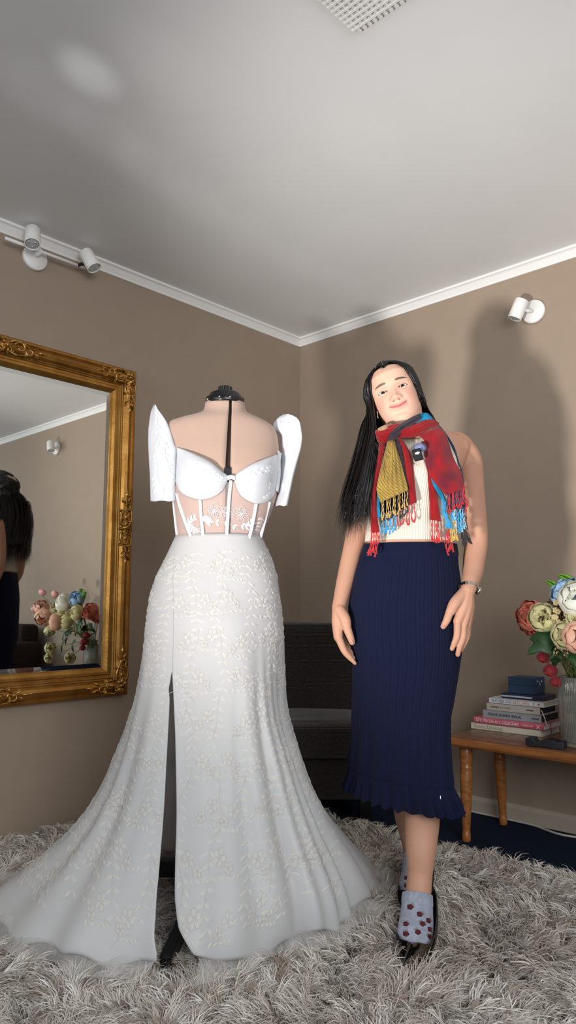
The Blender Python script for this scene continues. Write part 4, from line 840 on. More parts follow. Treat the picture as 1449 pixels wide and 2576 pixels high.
# lace appliques projected radially on the gown
def bvh_of(A):
    F = gridfaces(A.shape[0], A.shape[1]); return BVHTree.FromPolygons([tuple(v) for v in A.reshape(-1, 3)], [tuple(map(int, q)) for q in F])
SKB = bvh_of(SKIRT)
def skirt_hit(a, z, off=0.0017):
    o = Vector((GC + 2 * math.sin(a), MY - 2 * math.cos(a), z)); h = SKB.ray_cast(o, Vector((-math.sin(a), math.cos(a), 0)))
    if h[0] is None: return None
    n_ = h[1]; n_ = -n_ if n_.dot(h[0] - o) > 0 else n_
    return h[0] + n_ * off
class Lace:
    def __init__(s, surf): s.mb = MB(); s.surf = surf
    def strip(s, pts, w_):
        q = [s.surf(*p) for p in pts]
        if any(v is None for v in q): return
        q2 = [v for v in q]
        for i in range(len(q2) - 1):
            if (q2[i + 1] - q2[i]).length > 0.05: return
        s.mb.tube(q2, [w_ * 0.6] + [w_] * (len(q2) - 2) + [w_ * 0.5] if len(q2) > 2 else w_, 4, cap=False)
    def leaf(s, x, y, a, l, w_, fill=True):
        pts = []; 
        for i in range(5):
            f_ = i / 4; ww = w_ * math.sin(math.pi * (0.06 + 0.9 * f_)); c_, s_ = math.cos(a), math.sin(a)
            pts.append([(x + c_ * l * f_ - s_ * k * ww, y + s_ * l * f_ + c_ * k * ww) for k in (-1, 0, 1)])
        V = [s.surf(*p) for r in pts for p in r]
        if any(v is None for v in V): return
        nn = (V[3] - V[5]).cross(V[12] - V[1]); nn = nn.normalized() * (-1 if nn.y > 0 else 1) if nn.length > 1e-9 else Vector((0, -1, 0))
        for i in range(15): V[i] = V[i] + nn * (.0016 if i % 3 == 1 else -.0006)
        if max((V[i + 3] - V[i]).length for i in range(12)) > 0.05: return
        s.mb.add(V, [(i * 3 + j, i * 3 + j + 1, i * 3 + 4 + j, i * 3 + 3 + j) for i in range(4) for j in range(2)])
    def flower(s, x, y, r, n=5, a0=0.0, out=0.0008, fill=True):
        for k in range(n):
            a = a0 + k * 2 * math.pi / n; pts = []
            for i in range(8):
                t = -1 + 2 * i / 7; rr = r * (0.30 + 0.70 * math.cos(t * 1.35) ** 0.6); aa = a + t * 0.62; pts.append((x + rr * math.cos(aa), y + rr * math.sin(aa)))
            s.strip([(x + 0.2 * r * math.cos(a - .3), y + 0.2 * r * math.sin(a - .3))] + pts + [(x + 0.2 * r * math.cos(a + .3), y + 0.2 * r * math.sin(a + .3))], out)
            if fill: s.leaf(x + .18 * r * math.cos(a), y + .18 * r * math.sin(a), a, r * .8, r * .34)
            s.strip([(x, y), (x + 0.65 * r * math.cos(a), y + 0.65 * r * math.sin(a))], out * 0.7)
        s.leaf(x - r * .16, y, 0, r * .32, r * .16)
rl = random.Random(4)
lc = Lace(lambda x, y: skirt_hit(x / float(ip(y, [.06, .15, .3, .5, .8, 1.0, 1.1], [.62, .48, .34, .26, .205, .17, .135])), y))
def vine(x0, z0, z1, amp, fl):
    n = int((z0 - z1) / 0.012); pts = []
    for i in range(n + 1):
        z = z0 - (z0 - z1) * i / n; pts.append((x0 + amp * math.sin((z0 - z) * 19 + x0 * 40) + .006 * math.sin((z0 - z) * 53), z))
    for i in range(0, n - 5, 5):
        if (i // 5) % 3: lc.strip(pts[i:i + 6], 0.0007)
    for i in range(2, n, 2):
        x, z = pts[i]
        for sg in (-1, 1): lc.leaf(x, z, -math.pi / 2 + sg * (0.9 + rl.random() * 0.5), 0.020 + 0.010 * rl.random(), 0.0056)
    for i in range(5, n, 9):
        x, z = pts[i]; sg = 1 if (i // 9) % 2 else -1
        lc.flower(x + sg * 0.030, z + 0.01, 0.018 + 0.003 * rl.random(), 5, rl.random() * 3); lc.flower(x + sg * 0.058, z - 0.012, 0.014, 5, rl.random() * 3)
        lc.strip([(x, z - 0.03), (x + sg * 0.03, z - 0.02), (x + sg * 0.07, z - 0.028), (x + sg * 0.095, z - 0.05)], 0.0008)
        for k in range(5): lc.leaf(x + sg * (0.02 + 0.016 * k), z - 0.024 - 0.003 * k, -1.2 + 0.5 * k, 0.017, 0.0045)
for x0 in (-0.27, -0.17, -0.075, 0.02, 0.115, 0.205, 0.285): vine(x0, ZT - 0.015 - rl.random() * 0.03, 0.12, 0.016, 1)
for x0 in (-0.34, 0.36, -0.43, 0.45): vine(x0, 0.75, 0.14, 0.012, 1)
for x0 in (-0.52, -0.61, -0.70, 0.54): vine(x0, 0.45, 0.12, 0.012, 1)
tag(lc.mb.build('lace_embroidery', LACE, gown), kind='stuff')
# embroidery on the sheer midriff and cups (image plane position read on the form's own surface)
def fsurf(off): 
    def s(x, z):
        return Vector((x, float(formY(x, z)) - off, z))
    return s
le = Lace(fsurf(0.0065)); q = lambda x, y: (lambda p: (p.x, p.z))(onform(x, y))
for (x, y, r) in ((540, 1287, 0.026), (573, 1290, 0.020), (608, 1295, 0.024), (497, 1338, 0.015), (640, 1340, 0.014)):
    c_ = q(x, y); le.flower(c_[0], c_[1], r, 6, 0.4, 0.0006, False); le.flower(c_[0], c_[1], r * 0.72, 6, 0.9, 0.0005, False)
def pl(pts, w_=0.0008):
    P = cr([(*q(*p), 0) for p in pts], 14); le.strip([(a[0], a[1]) for a in P], w_)
    for i in range(1, 13, 3):
        for sg in (-1, 1): le.leaf(P[i][0], P[i][1], math.atan2(P[i + 1][1] - P[i][1], P[i + 1][0] - P[i][0]) + sg * 0.8, 0.014, 0.0036)
pl([(515, 1318), (540, 1315), (575, 1318), (598, 1330), (604, 1336)]); pl([(468, 1325), (480, 1308), (495, 1300)]); pl([(510, 1300), (525, 1310), (530, 1316)]); pl([(605, 1322), (622, 1325), (640, 1310)]); pl([(470, 1315), (484, 1330), (492, 1338)]); pl([(660, 1300), (655, 1325), (648, 1340)])
tag(le.mb.build('midriff_embroidery', M('white_thread', (232, 226, 226), 0.7), gown), kind='stuff')
SLB = None
def ray_surf(objmeshes):
    vs = []; fs_ = []
    for m_ in objmeshes:
        o = len(vs); vs += [tuple(v.co) for v in m_.vertices]; fs_ += [tuple(i + o for i in p.vertices) for p in m_.polygons]
    bv_ = BVHTree.FromPolygons(vs, fs_)
    def s(x, z):
        h = bv_.ray_cast(Vector((x, 1.5, z)), Vector((0, 1, 0)))
        return None if h[0] is None else h[0] + Vector((0, -0.0028, 0))
    return s
ls = Lace(ray_surf([o.data for o in gown.children if o.name.startswith(('butterfly_sleeve', 'bust_cup'))])); q2 = lambda x, y, Yd: (lambda p: (p.x, p.z))(at(x, y, Yd))
def spray(pts, Yd, fr=0.012, w_=0.0011, ll=0.015):
    P = cr([(*q2(x, y, Yd), 0) for x, y in pts], 16); ls.strip([(a[0], a[1]) for a in P], w_)
    for i in range(1, 15, 2):
        d = math.atan2(P[i + 1][1] - P[i][1], P[i + 1][0] - P[i][0]); ls.leaf(P[i][0], P[i][1], d + (0.7 if i % 4 == 1 else -0.7), ll, ll * 0.26)
    if fr: ls.flower(P[-1][0], P[-1][1], fr, 5, 0.3, 0.0012)
spray([(734, 1130), (730, 1160), (728, 1190), (722, 1220)], 2.19, 0.017); spray([(720, 1110), (735, 1090), (742, 1070)], 2.19, 0.0); spray([(716, 1138), (728, 1134), (742, 1138)], 2.19, 0, 0.001, 0.02); spray([(712, 1085), (722, 1065), (720, 1060)], 2.19, 0.012)
spray([(392, 1030), (392, 1070), (396, 1100), (400, 1130)], 2.17, 0.012); spray([(383, 1110), (390, 1150), (396, 1190), (402, 1235)], 2.17, 0.012); spray([(416, 1110), (414, 1140), (424, 1170), (428, 1200)], 2.17, 0.010); spray([(384, 1180), (386, 1215), (392, 1240)], 2.17, 0)
spray([(500, 1180), (530, 1190), (550, 1200)], 2.08, 0.012); spray([(460, 1150), (480, 1160), (500, 1165)], 2.08, 0.0); spray([(620, 1185), (650, 1180), (680, 1170)], 2.08, 0.012); spray([(676, 1200), (682, 1225), (672, 1245)], 2.08, 0.014); spray([(505, 1215), (530, 1230), (545, 1240)], 2.08, 0.0)
tag(ls.mb.build('bodice_embroidery', M('bright_lace', (232, 233, 235), .45, sheen=.2), gown), kind='stuff')
# tulle underlayer showing past the hem
A = []
for k, (o_, z_) in enumerate(((0.02, 0.075), (-0.01, 0.058), (-0.035, 0.052), (-0.055, 0.05))):
    h_ = cr(HEM, 160); d = np.stack([h_[:, 0] - HC[0], h_[:, 1] - HC[1]], -1); d /= np.linalg.norm(d, axis=1)[:, None]; wv_ = 0.012 * np.sin(np.arange(160) * 0.5) * (k / 3) + 0.006 * np.sin(np.arange(160) * 1.1)
    A.append(np.stack([h_[:, 0] - d[:, 0] * (o_ - wv_), h_[:, 1] - d[:, 1] * (o_ - wv_), z_ + 0.006 * np.sin(np.arange(160) * 0.9)], -1))
link('tulle_hem', gridmesh('tulle_hem', np.array(A), TULLE), gown)['label'] = 'transparent tulle edge under the hem'

# ------------------------------------------------------------------ the woman
PY = 2.28
woman = thing('person', 'young woman with long black hair in crop top, navy skirt and striped scarf', 'person', (0.36, PY, 0.03))
SKINC = lin((226, 178, 154)); BODYC = np.array(lin((196, 147, 122)))
SKIN = M('skin', (226, 178, 152), 0.52, spec=0.28, attr='col', sss=0.06)
TORSO = [(1068, 996, 1062, .050), (1078, 990, 1072, .052), (1088, 972, 1110, .058), (1096, 948, 1150, .062), (1110, 932, 1180, .070), (1130, 926, 1184, .082), (1165, 932, 1168, .098), (1195, 932, 1152, .108), (1215, 930, 1146, .108), (1250, 929, 1139, .098), (1300, 927, 1134, .090), (1350, 924, 1136, .088), (1380, 921, 1139, .090), (1410, 922, 1128, .082), (1450, 916, 1126, .085), (1500, 912, 1126, .085), (1560, 912, 1126, .085), (1640, 918, 1124, .080)]
tz, tcx, ta, tbb = [], [], [], []
for y, l, r, b in TORSO:
    p0, p1 = at(l, y, PY), at(r, y, PY); tz.append(p0.z); tcx.append((p0.x + p1.x) / 2); ta.append((p1.x - p0.x) / 2); tbb.append(b)
tz, tcx, ta, tbb = [np.array(v)[::-1] for v in (tz, tcx, ta, tbb)]
def t_ring(z): return ip(z, tz, tcx), ip(z, tz, ta), ip(z, tz, tbb)
def bust(x, z):
    o = 0
    for bx in (965, 1085):
        p = at(bx + 20, 1185, PY); o = o + 0.024 * np.exp(-((x - p.x) / 0.055) ** 2 - ((z - p.z) / 0.05) ** 2)
    return o
def t_pt(ph, z, off=0.0, e=2.4):
    c, a, b = t_ring(z); sx, cy = spow(np.sin(ph), 2 / e), spow(np.cos(ph), 2 / e); x = c + (a + off) * sx
    return np.stack([x, PY - (b + off) * cy - np.where(cy > 0, bust(x, z), 0), z + 0 * ph], -1)
def t_front(x, z):
    c, a, b = t_ring(z); u_ = np.clip(abs(x - c) / a, 0, 0.995); return PY - b * (1 - u_ ** 2.4) ** (1 / 2.4) - bust(x, z)
body = MB()
body.grid(np.array([t_pt(np.linspace(0, 2 * math.pi, 65)[:-1], z) for z in np.linspace(tz[0], tz[-1], 60)]), closeu=True, caps=True)
def limb(pts, rads, n=16, k=30, flat=1.0):
    P = cr([at(*p) if len(p) == 3 else p for p in pts], k); src = np.linspace(0, 1, k)
    d = np.r_[0, np.cumsum([np.linalg.norm(np.array(at(*pts[i + 1])) - np.array(at(*pts[i]))) for i in range(len(pts) - 1)])]; rr = np.interp(src * d[-1], d, rads)
    body.tube([tuple(p) for p in P], rr, n, flat)
    for e, r in ((P[0], rr[0]), (P[-1], rr[-1])): body.ell(e, (r * 0.98,) * 3, n, 8)
# neck
limb([(1026, 1120, PY + 0.005), (1018, 1075, PY), (1006, 1030, PY + 0.02)], [.058, .050, .050])
# arms
limb([(1150, 1128, PY + .01), (1176, 1160, PY + .015), (1186, 1225, PY + .03), (1193, 1300, PY + .045), (1198, 1362, PY + .04), (1193, 1405, PY + .015), (1189, 1440, PY - .02), (1182, 1468, PY - .058), (1176, 1488, PY - .080)], [.050, .0455, .040, .0385, .0365, .0345, .0315, .0255, .0225], 40, 60)
limb([(955, 1125, PY + .01), (932, 1160, PY + .02), (918, 1225, PY + .035), (905, 1300, PY + .05), (893, 1362, PY + .05), (879, 1420, PY + .03), (866, 1470, PY), (855, 1515, PY - .03), (851, 1532, PY - .04)], [.046, .0435, .039, .036, .0335, .031, .0265, .0215, .0205], 40, 60)
def finger(pts, rads): limb(pts, rads, 12, 18)
limb([(1105, 1120, PY), (1148, 1126, PY + .01), (1177, 1168, PY + .017)], [.040, .0505, .0465], 40, 24)
# her left hand (image right), back of the hand to the camera
YH = PY - 0.102
W0 = (1175, 1485, YH + .02)
for kn, r in (((1151, 1562, YH + .000), .0145), ((1166, 1568, YH + .008), .0145), ((1173, 1572, YH + .022), .014), ((1176, 1574, YH + .036), .013)): limb([W0, (0.5 * (W0[0] + kn[0]) + 3, 0.5 * (W0[1] + kn[1]), 0.5 * (W0[2] + kn[2]) - .004), kn], [.020, .019, r], 14, 16)
limb([(1170, 1490, YH + .02), (1146, 1516, YH - .004), (1134, 1537, YH - .014)], [.019, .0185, .015], 14, 14)
finger([(1140, 1522, YH - .006), (1132, 1538, YH - .014), (1124, 1560, YH - .018), (1115, 1576, YH - .012)], [.0160, .0128, .0115, .0090])
finger([(1151, 1560, YH), (1149.5, 1598, YH - .010), (1143, 1617, YH - .008), (1137, 1632, YH - .002)], [.0118, .0105, .0090, .0075])
finger([(1166, 1566, YH + .008), (1164, 1603, YH - .003), (1156, 1627, YH + .000), (1151.5, 1647, YH + .008)], [.0115, .0105, .0090, .0075])
finger([(1174, 1572, YH + .022), (1173, 1603, YH + .014), (1166, 1622, YH + .016), (1160, 1636, YH + .022)], [.0110, .0098, .0085, .0070])
finger([(1177, 1574, YH + .036), (1177, 1599, YH + .030), (1172, 1612, YH + .036), (1167, 1624, YH + .044)], [.0100, .0088, .0075, .0062])
# her right hand (image left), thumb towards the camera, fingers curling along the skirt
YG = PY - 0.06
W1 = (851, 1530, YG + .02)
for kn, r in (((851, 1602, YG + .006), .0140), ((850, 1603, YG + .022), .0140), ((851, 1601, YG + .038), .0135), ((854, 1598, YG + .052), .0125)): limb([W1, (850, 1566, 0.5 * (W1[2] + kn[2])), kn], [.019, .0195, r], 14, 16)
limb([(853, 1534, YG + .012), (867, 1556, YG - .004), (873, 1574, YG - .008)], [.0185, .0175, .0140], 14, 14)
finger([(866, 1558, YG - .004), (873, 1580, YG - .010), (880, 1599, YG - .012), (886, 1616, YG - .010)], [.0165, .0135, .0118, .0095])
finger([(851, 1602, YG + .006), (866, 1637, YG - .002), (880, 1654, YG - .002), (893.5, 1669, YG)], [.0125, .0105, .0088, .0055])
finger([(850, 1603, YG + .022), (866, 1634, YG + .014), (879, 1646, YG + .014), (889, 1656, YG + .016)], [.0120, .0105, .0088, .0070])
finger([(852, 1601, YG + .038), (868, 1628, YG + .032), (879, 1638, YG + .032), (887, 1646, YG + .034)], [.0115, .0100, .0085, .0068])
finger([(855, 1598, YG + .052), (868, 1618, YG + .048), (876, 1626, YG + .048), (882, 1634, YG + .050)], [.0105, .0090, .0075, .0060])
# legs and feet
FY = 2.06
limb([(1058, 1600, PY), (1064, 1800, PY - .05), (1065, 1920, PY - .095), (1063, 2010, PY - .10), (1062, 2070, PY - .13), (1059, 2130, PY - .17), (1056.5, 2196, PY - .185), (1053, 2243, PY - .198), (1051, 2275, PY - .205)], [.070, .058, .050, .049, .0485, .0425, .034, .0340, .030], 48, 70)
limb([(985, 1600, PY + .01), (1000, 1800, PY + .03), (1018, 1950, PY + .13), (1034, 2060, PY + .20), (1042, 2110, PY + .19), (1047, 2160, PY + .17), (1051, 2185, PY + .15)], [.070, .058, .052, .051, .043, .035, .034], 48, 60)
limb([(1051, 2270, PY - .20), (1049, 2315, PY - .24), (1045, 2355, PY - .28), (1040, 2380, PY - .31)], [.027, .024, .022, .018], 16, 20)
bm_me = body.mesh('body_volumes'); bo = bpy.data.objects.new('tmp', bm_me); COL.objects.link(bo)
md = bo.modifiers.new('r', 'REMESH'); md.mode = 'VOXEL'; md.voxel_size = 0.0023; md.use_smooth_shade = True
md = bo.modifiers.new('s', 'SMOOTH'); md.factor = 0.5; md.iterations = 7
md = bo.modifiers.new('d', 'DECIMATE'); md.ratio = 0.42
md = bo.modifiers.new('t', 'TRIANGULATE')
dg = bpy.context.evaluated_depsgraph_get(); dg.update(); bme = bpy.data.meshes.new_from_object(bo.evaluated_get(dg)); bpy.data.objects.remove(bo)
bv = np.zeros(len(bme.vertices) * 3, np.float32); bme.vertices.foreach_get('co', bv); bv = bv.reshape(-1, 3)
bf = np.zeros(len(bme.loops), np.int32); bme.loops.foreach_get('vertex_index', bf); bf = bf.reshape(-1, 3)

# head ---------------------------------------------------------------
HZ = [-.116, -.108, -.10, -.09, -.08, -.06, -.03, 0, .03, .06, .085, .10, .107]
HW = [.036, .0435, .0495, .0570, .0625, .0685, .0725, .0735, .0740, .0705, .0555, .034, .004]
HF = [.073, .0795, .0830, .0838, .0832, .0850, .0855, .0850, .0885, .0850, .064, .038, .004]
HB = [.05, .05, .052, .055, .06, .07, .086, .098, .102, .096, .076, .048, .004]
NA, NZ = 300, 250
a1 = np.linspace(-1, 1, NA, endpoint=False); aa = np.sign(a1) * (np.abs(a1) ** 1.55) * math.pi       # dense at the front
aa = np.sort(aa)
vv = np.linspace(0, 1, NZ) ** 1.0
zj = -.114 + .068 * sm(np.abs(aa), .22, 1.65) + .012 * sm(np.abs(aa), 1.7, 2.6)
Z = zj[None, :] + (.1068 - zj[None, :]) * (vv[:, None] * 1.06 - 0.03 * vv[:, None] ** 2 - .03 * vv[:, None]).clip(0, 1)
def smooth_ip(z, xs, ys):
    g = np.linspace(xs[0], xs[-1], 500); y = np.interp(g, xs, ys); k = np.hanning(31); k /= k.sum(); y2 = np.convolve(np.pad(y, 15, mode='edge'), k, 'valid'); t_ = sm(g, xs[-1] - .012, xs[-1]); y2 = y2 * (1 - t_) + y * t_
    return np.interp(z, g, y2)
Wz, Fz_, Bz = smooth_ip(Z, HZ, HW), smooth_ip(Z, HZ, HF), smooth_ip(Z, HZ, HB)
AA = np.broadcast_to(aa[None, :], Z.shape); sx, cy = np.sin(AA), np.cos(AA); e_ = 2 / 2.15
HX = Wz * spow(sx, e_); HY = np.where(cy > 0, Fz_, Bz) * spow(cy, e_)
fr_ = sm(cy, 0.05, 0.5)
G = lambda dx, dz, sxx, szz: np.exp(-0.5 * ((HX - dx) / sxx) ** 2 - 0.5 * ((Z - dz) / szz) ** 2)
HX0 = HX.copy()
EX, EZ = .0325, .001
D = np.zeros_like(HX)
for s_ in (-1, 1):
    D -= .0085 * G(s_ * .031, .004, .015, .010); D += .0030 * G(s_ * .033, .024, .016, .006)
    D += .0050 * G(s_ * .043, -.034, .017, .016); D += .0052 * G(s_ * .0145, -.0345, .0052, .0048); D -= .003 * G(s_ * .0235, -.038, .005, .010)
    D -= .0065 * G(s_ * .0088, -.0425, .0029, .0017)
    D -= .0010 * G(s_ * .0300, -.0550, .0040, .0045)
nh = np.interp(Z, [-.056, -.0485, -.0440, -.039, -.0330, -.027, -.018, -.006, .006, .02], [0, .0010, .0045, .0125, .0165, .0158, .0115, .0070, .0036, 0]); nw = np.interp(Z, [-.055, -.042, -.03, 0, .02], [.0105, .0095, .0082, .0078, .0095])
D += nh * np.exp(-0.5 * (HX / nw) ** 2) * fr_
zl_ = -.0628 + .0095 * np.clip(np.abs(HX) / .028, 0, 1.2) ** 2
env = np.clip(1 - (HX / .0292) ** 2, 0, 1) ** .6
D += (.0042 * np.exp(-0.5 * ((Z - zl_ - .0040) / .0034) ** 2) + .0054 * np.exp(-0.5 * ((Z - zl_ + .0050) / .0044) ** 2) - .0046 * np.exp(-0.5 * ((Z - zl_) / .0013) ** 2)) * env
D += .0042 * G(0, -.100, .015, .010) - .0028 * G(0, -.0790, .014, .005) - .0012 * G(0, -.0525, .003, .004) + .0045 * G(0, -.0575, .028, .014)
HY = HY + D * fr_
# eyes
BR = .0125; yb = {}
lid = np.zeros_like(HX); 
for s_ in (-1, 1):
    near = np.argmin((HX0 - s_ * EX) ** 2 + (Z - EZ) ** 2 + (cy < 0) * 9); ys = HY.ravel()[near]; yc = ys - BR + .0030; yb[s_] = yc
    r2 = (HX - s_ * EX) ** 2 + (Z - EZ) ** 2; ball = yc + np.sqrt(np.clip(BR ** 2 - r2, 0, None))
    ou = (HX - s_ * EX) * s_ / .0152; slant = EZ + .0016 * ou
    up = slant + .0045 * np.clip(1 - np.abs(ou - .02) ** 2.1, 0, 1) ** .85; dn_ = slant - .0029 * np.clip(1 - np.abs(ou) ** 2.2, 0, 1)
    inside = (np.abs(ou) < 1) & (Z < up) & (Z > dn_) & (cy > 0)
    capz = (r2 < (BR * .98) ** 2) & (cy > 0); tgt = ball + .0011 + .0010 * np.exp(-((Z - up - .0015) / .0022) ** 2)
    wgt = 1 - sm(np.sqrt(r2), BR * .80, BR * 1.0)
    HY = np.where(capz & ~inside, np.maximum(HY, HY * (1 - wgt) + np.maximum(HY, tgt) * wgt), HY); HY = np.where(inside, np.minimum(HY, ball - .0035), HY)
    lid = np.maximum(lid, np.where((cy > 0) & (np.abs(ou) < 1.04) & ~inside, np.exp(-((Z - up - .0002) / .0017) ** 2) + .35 * np.exp(-((Z - dn_) / .0010) ** 2), 0)); lid = np.maximum(lid, np.where(inside, .9, 0))
HEADP = np.stack([HX, HY, Z], -1)
# under the jaw: rings shrinking to the neck
J0 = HEADP[0]; rows_ = [HEADP]
under = []
for k_, f_ in enumerate((0.25, 0.5, 0.75, 1.0)):
    nx = .050 * np.sin(aa); ny = -.022 + .050 * np.cos(aa); nz_ = -.122 - .03 * max(0, f_ - .5) + .018 * np.clip(-np.cos(aa), 0, 1)
    f2 = f_ ** .9; under.append(np.stack([J0[:, 0] * (1 - f2) + nx * f2, J0[:, 1] * (1 - f2) + ny * f2, J0[:, 2] * (1 - f_) + nz_ * f_ - .004 * math.sin(math.pi * f_)], -1))
HEAD = np.concatenate([np.array(under)[::-1], HEADP], 0)
# colours
skin = np.array(SKINC); C = np.ones(HEADP.shape) * skin
def mixc(C, col, k): return C * (1 - k[..., None]) + np.array(lin(col)) * k[..., None]
fm = (cy > 0)
for s_ in (-1, 1):
    C = mixc(C, (232, 150, 134), .42 * G(s_ * .042, -.032, .016, .013) * fm)
    bx = (HX * s_ - .0335) / .0205; bz = .0228 + .0017 * (1 - (bx + .15) ** 2) + .0008 * bx; th_ = .0041 * np.interp(bx, [-1.05, -.75, -.2, .4, 1.05], [.55, .95, 1.1, .9, .25]) * np.where(bx < -1, 0, 1)
    bk = np.clip(1.15 - ((Z - bz) / th_) ** 2, 0, 1) * sm(1.08 - np.abs(bx), 0, .35) * fm; C = mixc(C, (54, 42, 40), .88 * np.clip(bk, 0, 1))
    C = mixc(C, (110, 50, 40), .8 * G(s_ * .0088, -.0425, .0024, .0013) * fm)  # shade of the nostril hollows put into the skin colour
    C = mixc(C, (196, 138, 118), .35 * G(s_ * .033, .0115, .014, .003) * fm)
C = mixc(C, (232, 156, 136), .25 * G(0, -.033, .010, .008) * fm)
ev_ = np.clip(env, 1e-3, 1); lu = .0064 * ev_ ** .75 * (1 - .22 * np.exp(-(HX / .0032) ** 2)); ll_ = .0084 * ev_ ** .55
lipk = np.clip(2.2 * (1.0 - np.abs(Z - zl_) / np.where(Z > zl_, lu, ll_)), 0, 1) * (env > 0.002) * fm; C = mixc(C, (210, 112, 114), .80 * lipk)
C = mixc(C, (120, 48, 50), .75 * np.exp(-((Z - zl_) / .0009) ** 2) * sm(env, .01, .2) * fm)
C = mixc(C, (42, 26, 22), np.clip(lid, 0, 1) * .85)
CU = np.ones((4, NA, 3)) * skin; CALL = np.concatenate([CU, C], 0)
ROLL, PB, YAW = math.radians(18), math.radians(7), math.radians(-13)
Rh = Matrix.Rotation(-ROLL, 4, 'Y') @ Matrix.Rotation(YAW, 4, 'Z') @ Matrix.Rotation(-PB, 4, 'X') @ Matrix(((1, 0, 0, 0), (0, -1, 0, 0), (0, 0, 1, 0), (0, 0, 0, 1)))
HC_ = at(988, 979, PY - .08) - (Rh @ Vector((0, .074, .001)))      # eyes' midpoint fixes the head
Mh = Matrix.Translation(HC_) @ Rh
Mn = np.array(Mh)
def hw(P): P = np.asarray(P, float); return P @ Mn[:3, :3].T + Mn[:3, 3]
HWp = hw(HEAD.reshape(-1, 3)); hf = gridfaces(HEAD.shape[0], NA, True); hf = np.vstack([hf[:, [0, 1, 2]], hf[:, [0, 2, 3]]])
V = np.vstack([bv, HWp]); F = np.vstack([bf, hf + len(bv)])
me = ncmesh('body', V, F, SKIN); nk = sm(bv[:, 2], 1.46, 1.53)[:, None]; cols = np.vstack([BODYC * (1 - nk) + skin * nk, CALL.reshape(-1, 3)])
ca = me.color_attributes.new('col', 'FLOAT_COLOR', 'POINT'); ca.data.foreach_set('color', np.c_[cols, np.ones(len(cols))].astype(np.float32).ravel())
body_o = link('body', me, woman)
# ears
for s_ in (-1, 1):
    mb = MB(); c0 = hw([[s_ * .0735, -.012, -.004]])[0]; rot = Matrix(Mn[:3, :3].tolist()) @ Matrix.Rotation(s_ * .35, 3, 'Z'); mb.ell(c0, (.0055, .016, .029), 14, 10, rot); mb.tube([tuple(hw([[s_ * (.076 + .004), -.012 + .013 * math.cos(t), -.002 + .025 * math.sin(t)]])[0]) for t in np.linspace(-1.0, 3.6, 14)], .003, 6); mb.build('ear', SKIN2 if False else M('ear_skin', (214, 164, 138), 0.5), body_o)
# eyeballs
EYEM = M('eyeball', (238, 232, 228), 0.10, spec=0.25, attr='col')
for s_ in (-1, 1):
    c_ = hw([[s_ * EX, yb[s_], EZ]])[0]; g_ = (Vector((0, 0, CAMZ)) - Vector(c_)).normalized(); g_ = (g_ + Vector(Mn[:3, 1]).normalized() * 0.9).normalized(); rot = g_.to_track_quat('Z', 'Y').to_matrix()
    n, m = 28, 40; prof = [(BR * math.sin(t), BR * math.cos(t)) for t in np.linspace(0.001, math.pi - .001, m)]; em = MB().lathe(prof, n, c_, rot).mesh('eye', EYEM)
    th = np.repeat(np.linspace(0, math.pi, m), n); co = np.ones((m * n, 3)) * np.array(lin((240, 236, 234))); iris = np.array(lin((52, 32, 24))); co[th < .62] = iris * .8; co[(th >= .55) & (th < .62)] = iris * .45; co[th < .28] = (.003, .003, .003)
    a_ = em.color_attributes.new('col', 'FLOAT_COLOR', 'POINT'); a_.data.foreach_set('color', np.c_[co, np.ones(len(co))].astype(np.float32).ravel()); link('eye', em, body_o)
# nails
NAIL = M('nail_pink', (222, 160, 156), 0.25, spec=0.6)
for (x, y, Y, ax, r) in ((1114.5, 1575, YH - .0205, (-0.5, 0, -0.85), .0060), (885.5, 1614, YG - .0185, (0.4, 0, -0.9), .0066)):
    rot = Vector(ax).normalized().to_track_quat('Z', 'Y').to_matrix(); p = at(x, y, Y); MB().ell(p, (r, r * .45, r * 1.25), 12, 8, rot).build('fingernail', NAIL, body_o)

# ------------------------------------------------------------------ clothes
KNIT = M('cream_rib_knit', (214, 203, 188), 0.85, sheen=0.3, spec=0.2)
TOPZ0 = at(1030, 1357, PY - .09).z; zb0 = at(1030, 1180, PY - .1).z
zg = np.linspace(TOPZ0, at(1030, 1105, PY - .08).z, 46); rows = []; lims = []; nribs = 300
for z in zg:
    k = float(sm(z, at(1030, 1215, PY - .1).z, zg[-1])); lim = math.pi * (1 - k) + 0.62 * k if k > 0 else math.pi
    lim = math.pi if z < at(1030, 1200, PY - .1).z else ip(z, [at(1030, 1200, PY - .1).z, at(1030, 1165, PY - .1).z, zg[-1]], [1.70, 0.80, 0.40])
    ph = np.linspace(-math.pi, math.pi, 1501); lims.append(lim); rib = 0.0008 * np.cos(ph * nribs / 2); rows.append(t_pt(ph, z, 0.005) + np.stack([np.sin(ph) * rib, -np.cos(ph) * rib, 0 * ph], -1))
tA = np.array(rows); tF = gridfaces(*tA.shape[:2]); tph = np.linspace(-math.pi, math.pi, 1501); tk = np.abs(tph[tF[:, 0] % 1501]) <= np.array(lims)[tF[:, 2] // 1501] + 1e-6
link('crop_top', ncmesh('crop_top', tA.reshape(-1, 3), tF[tk], KNIT), woman)
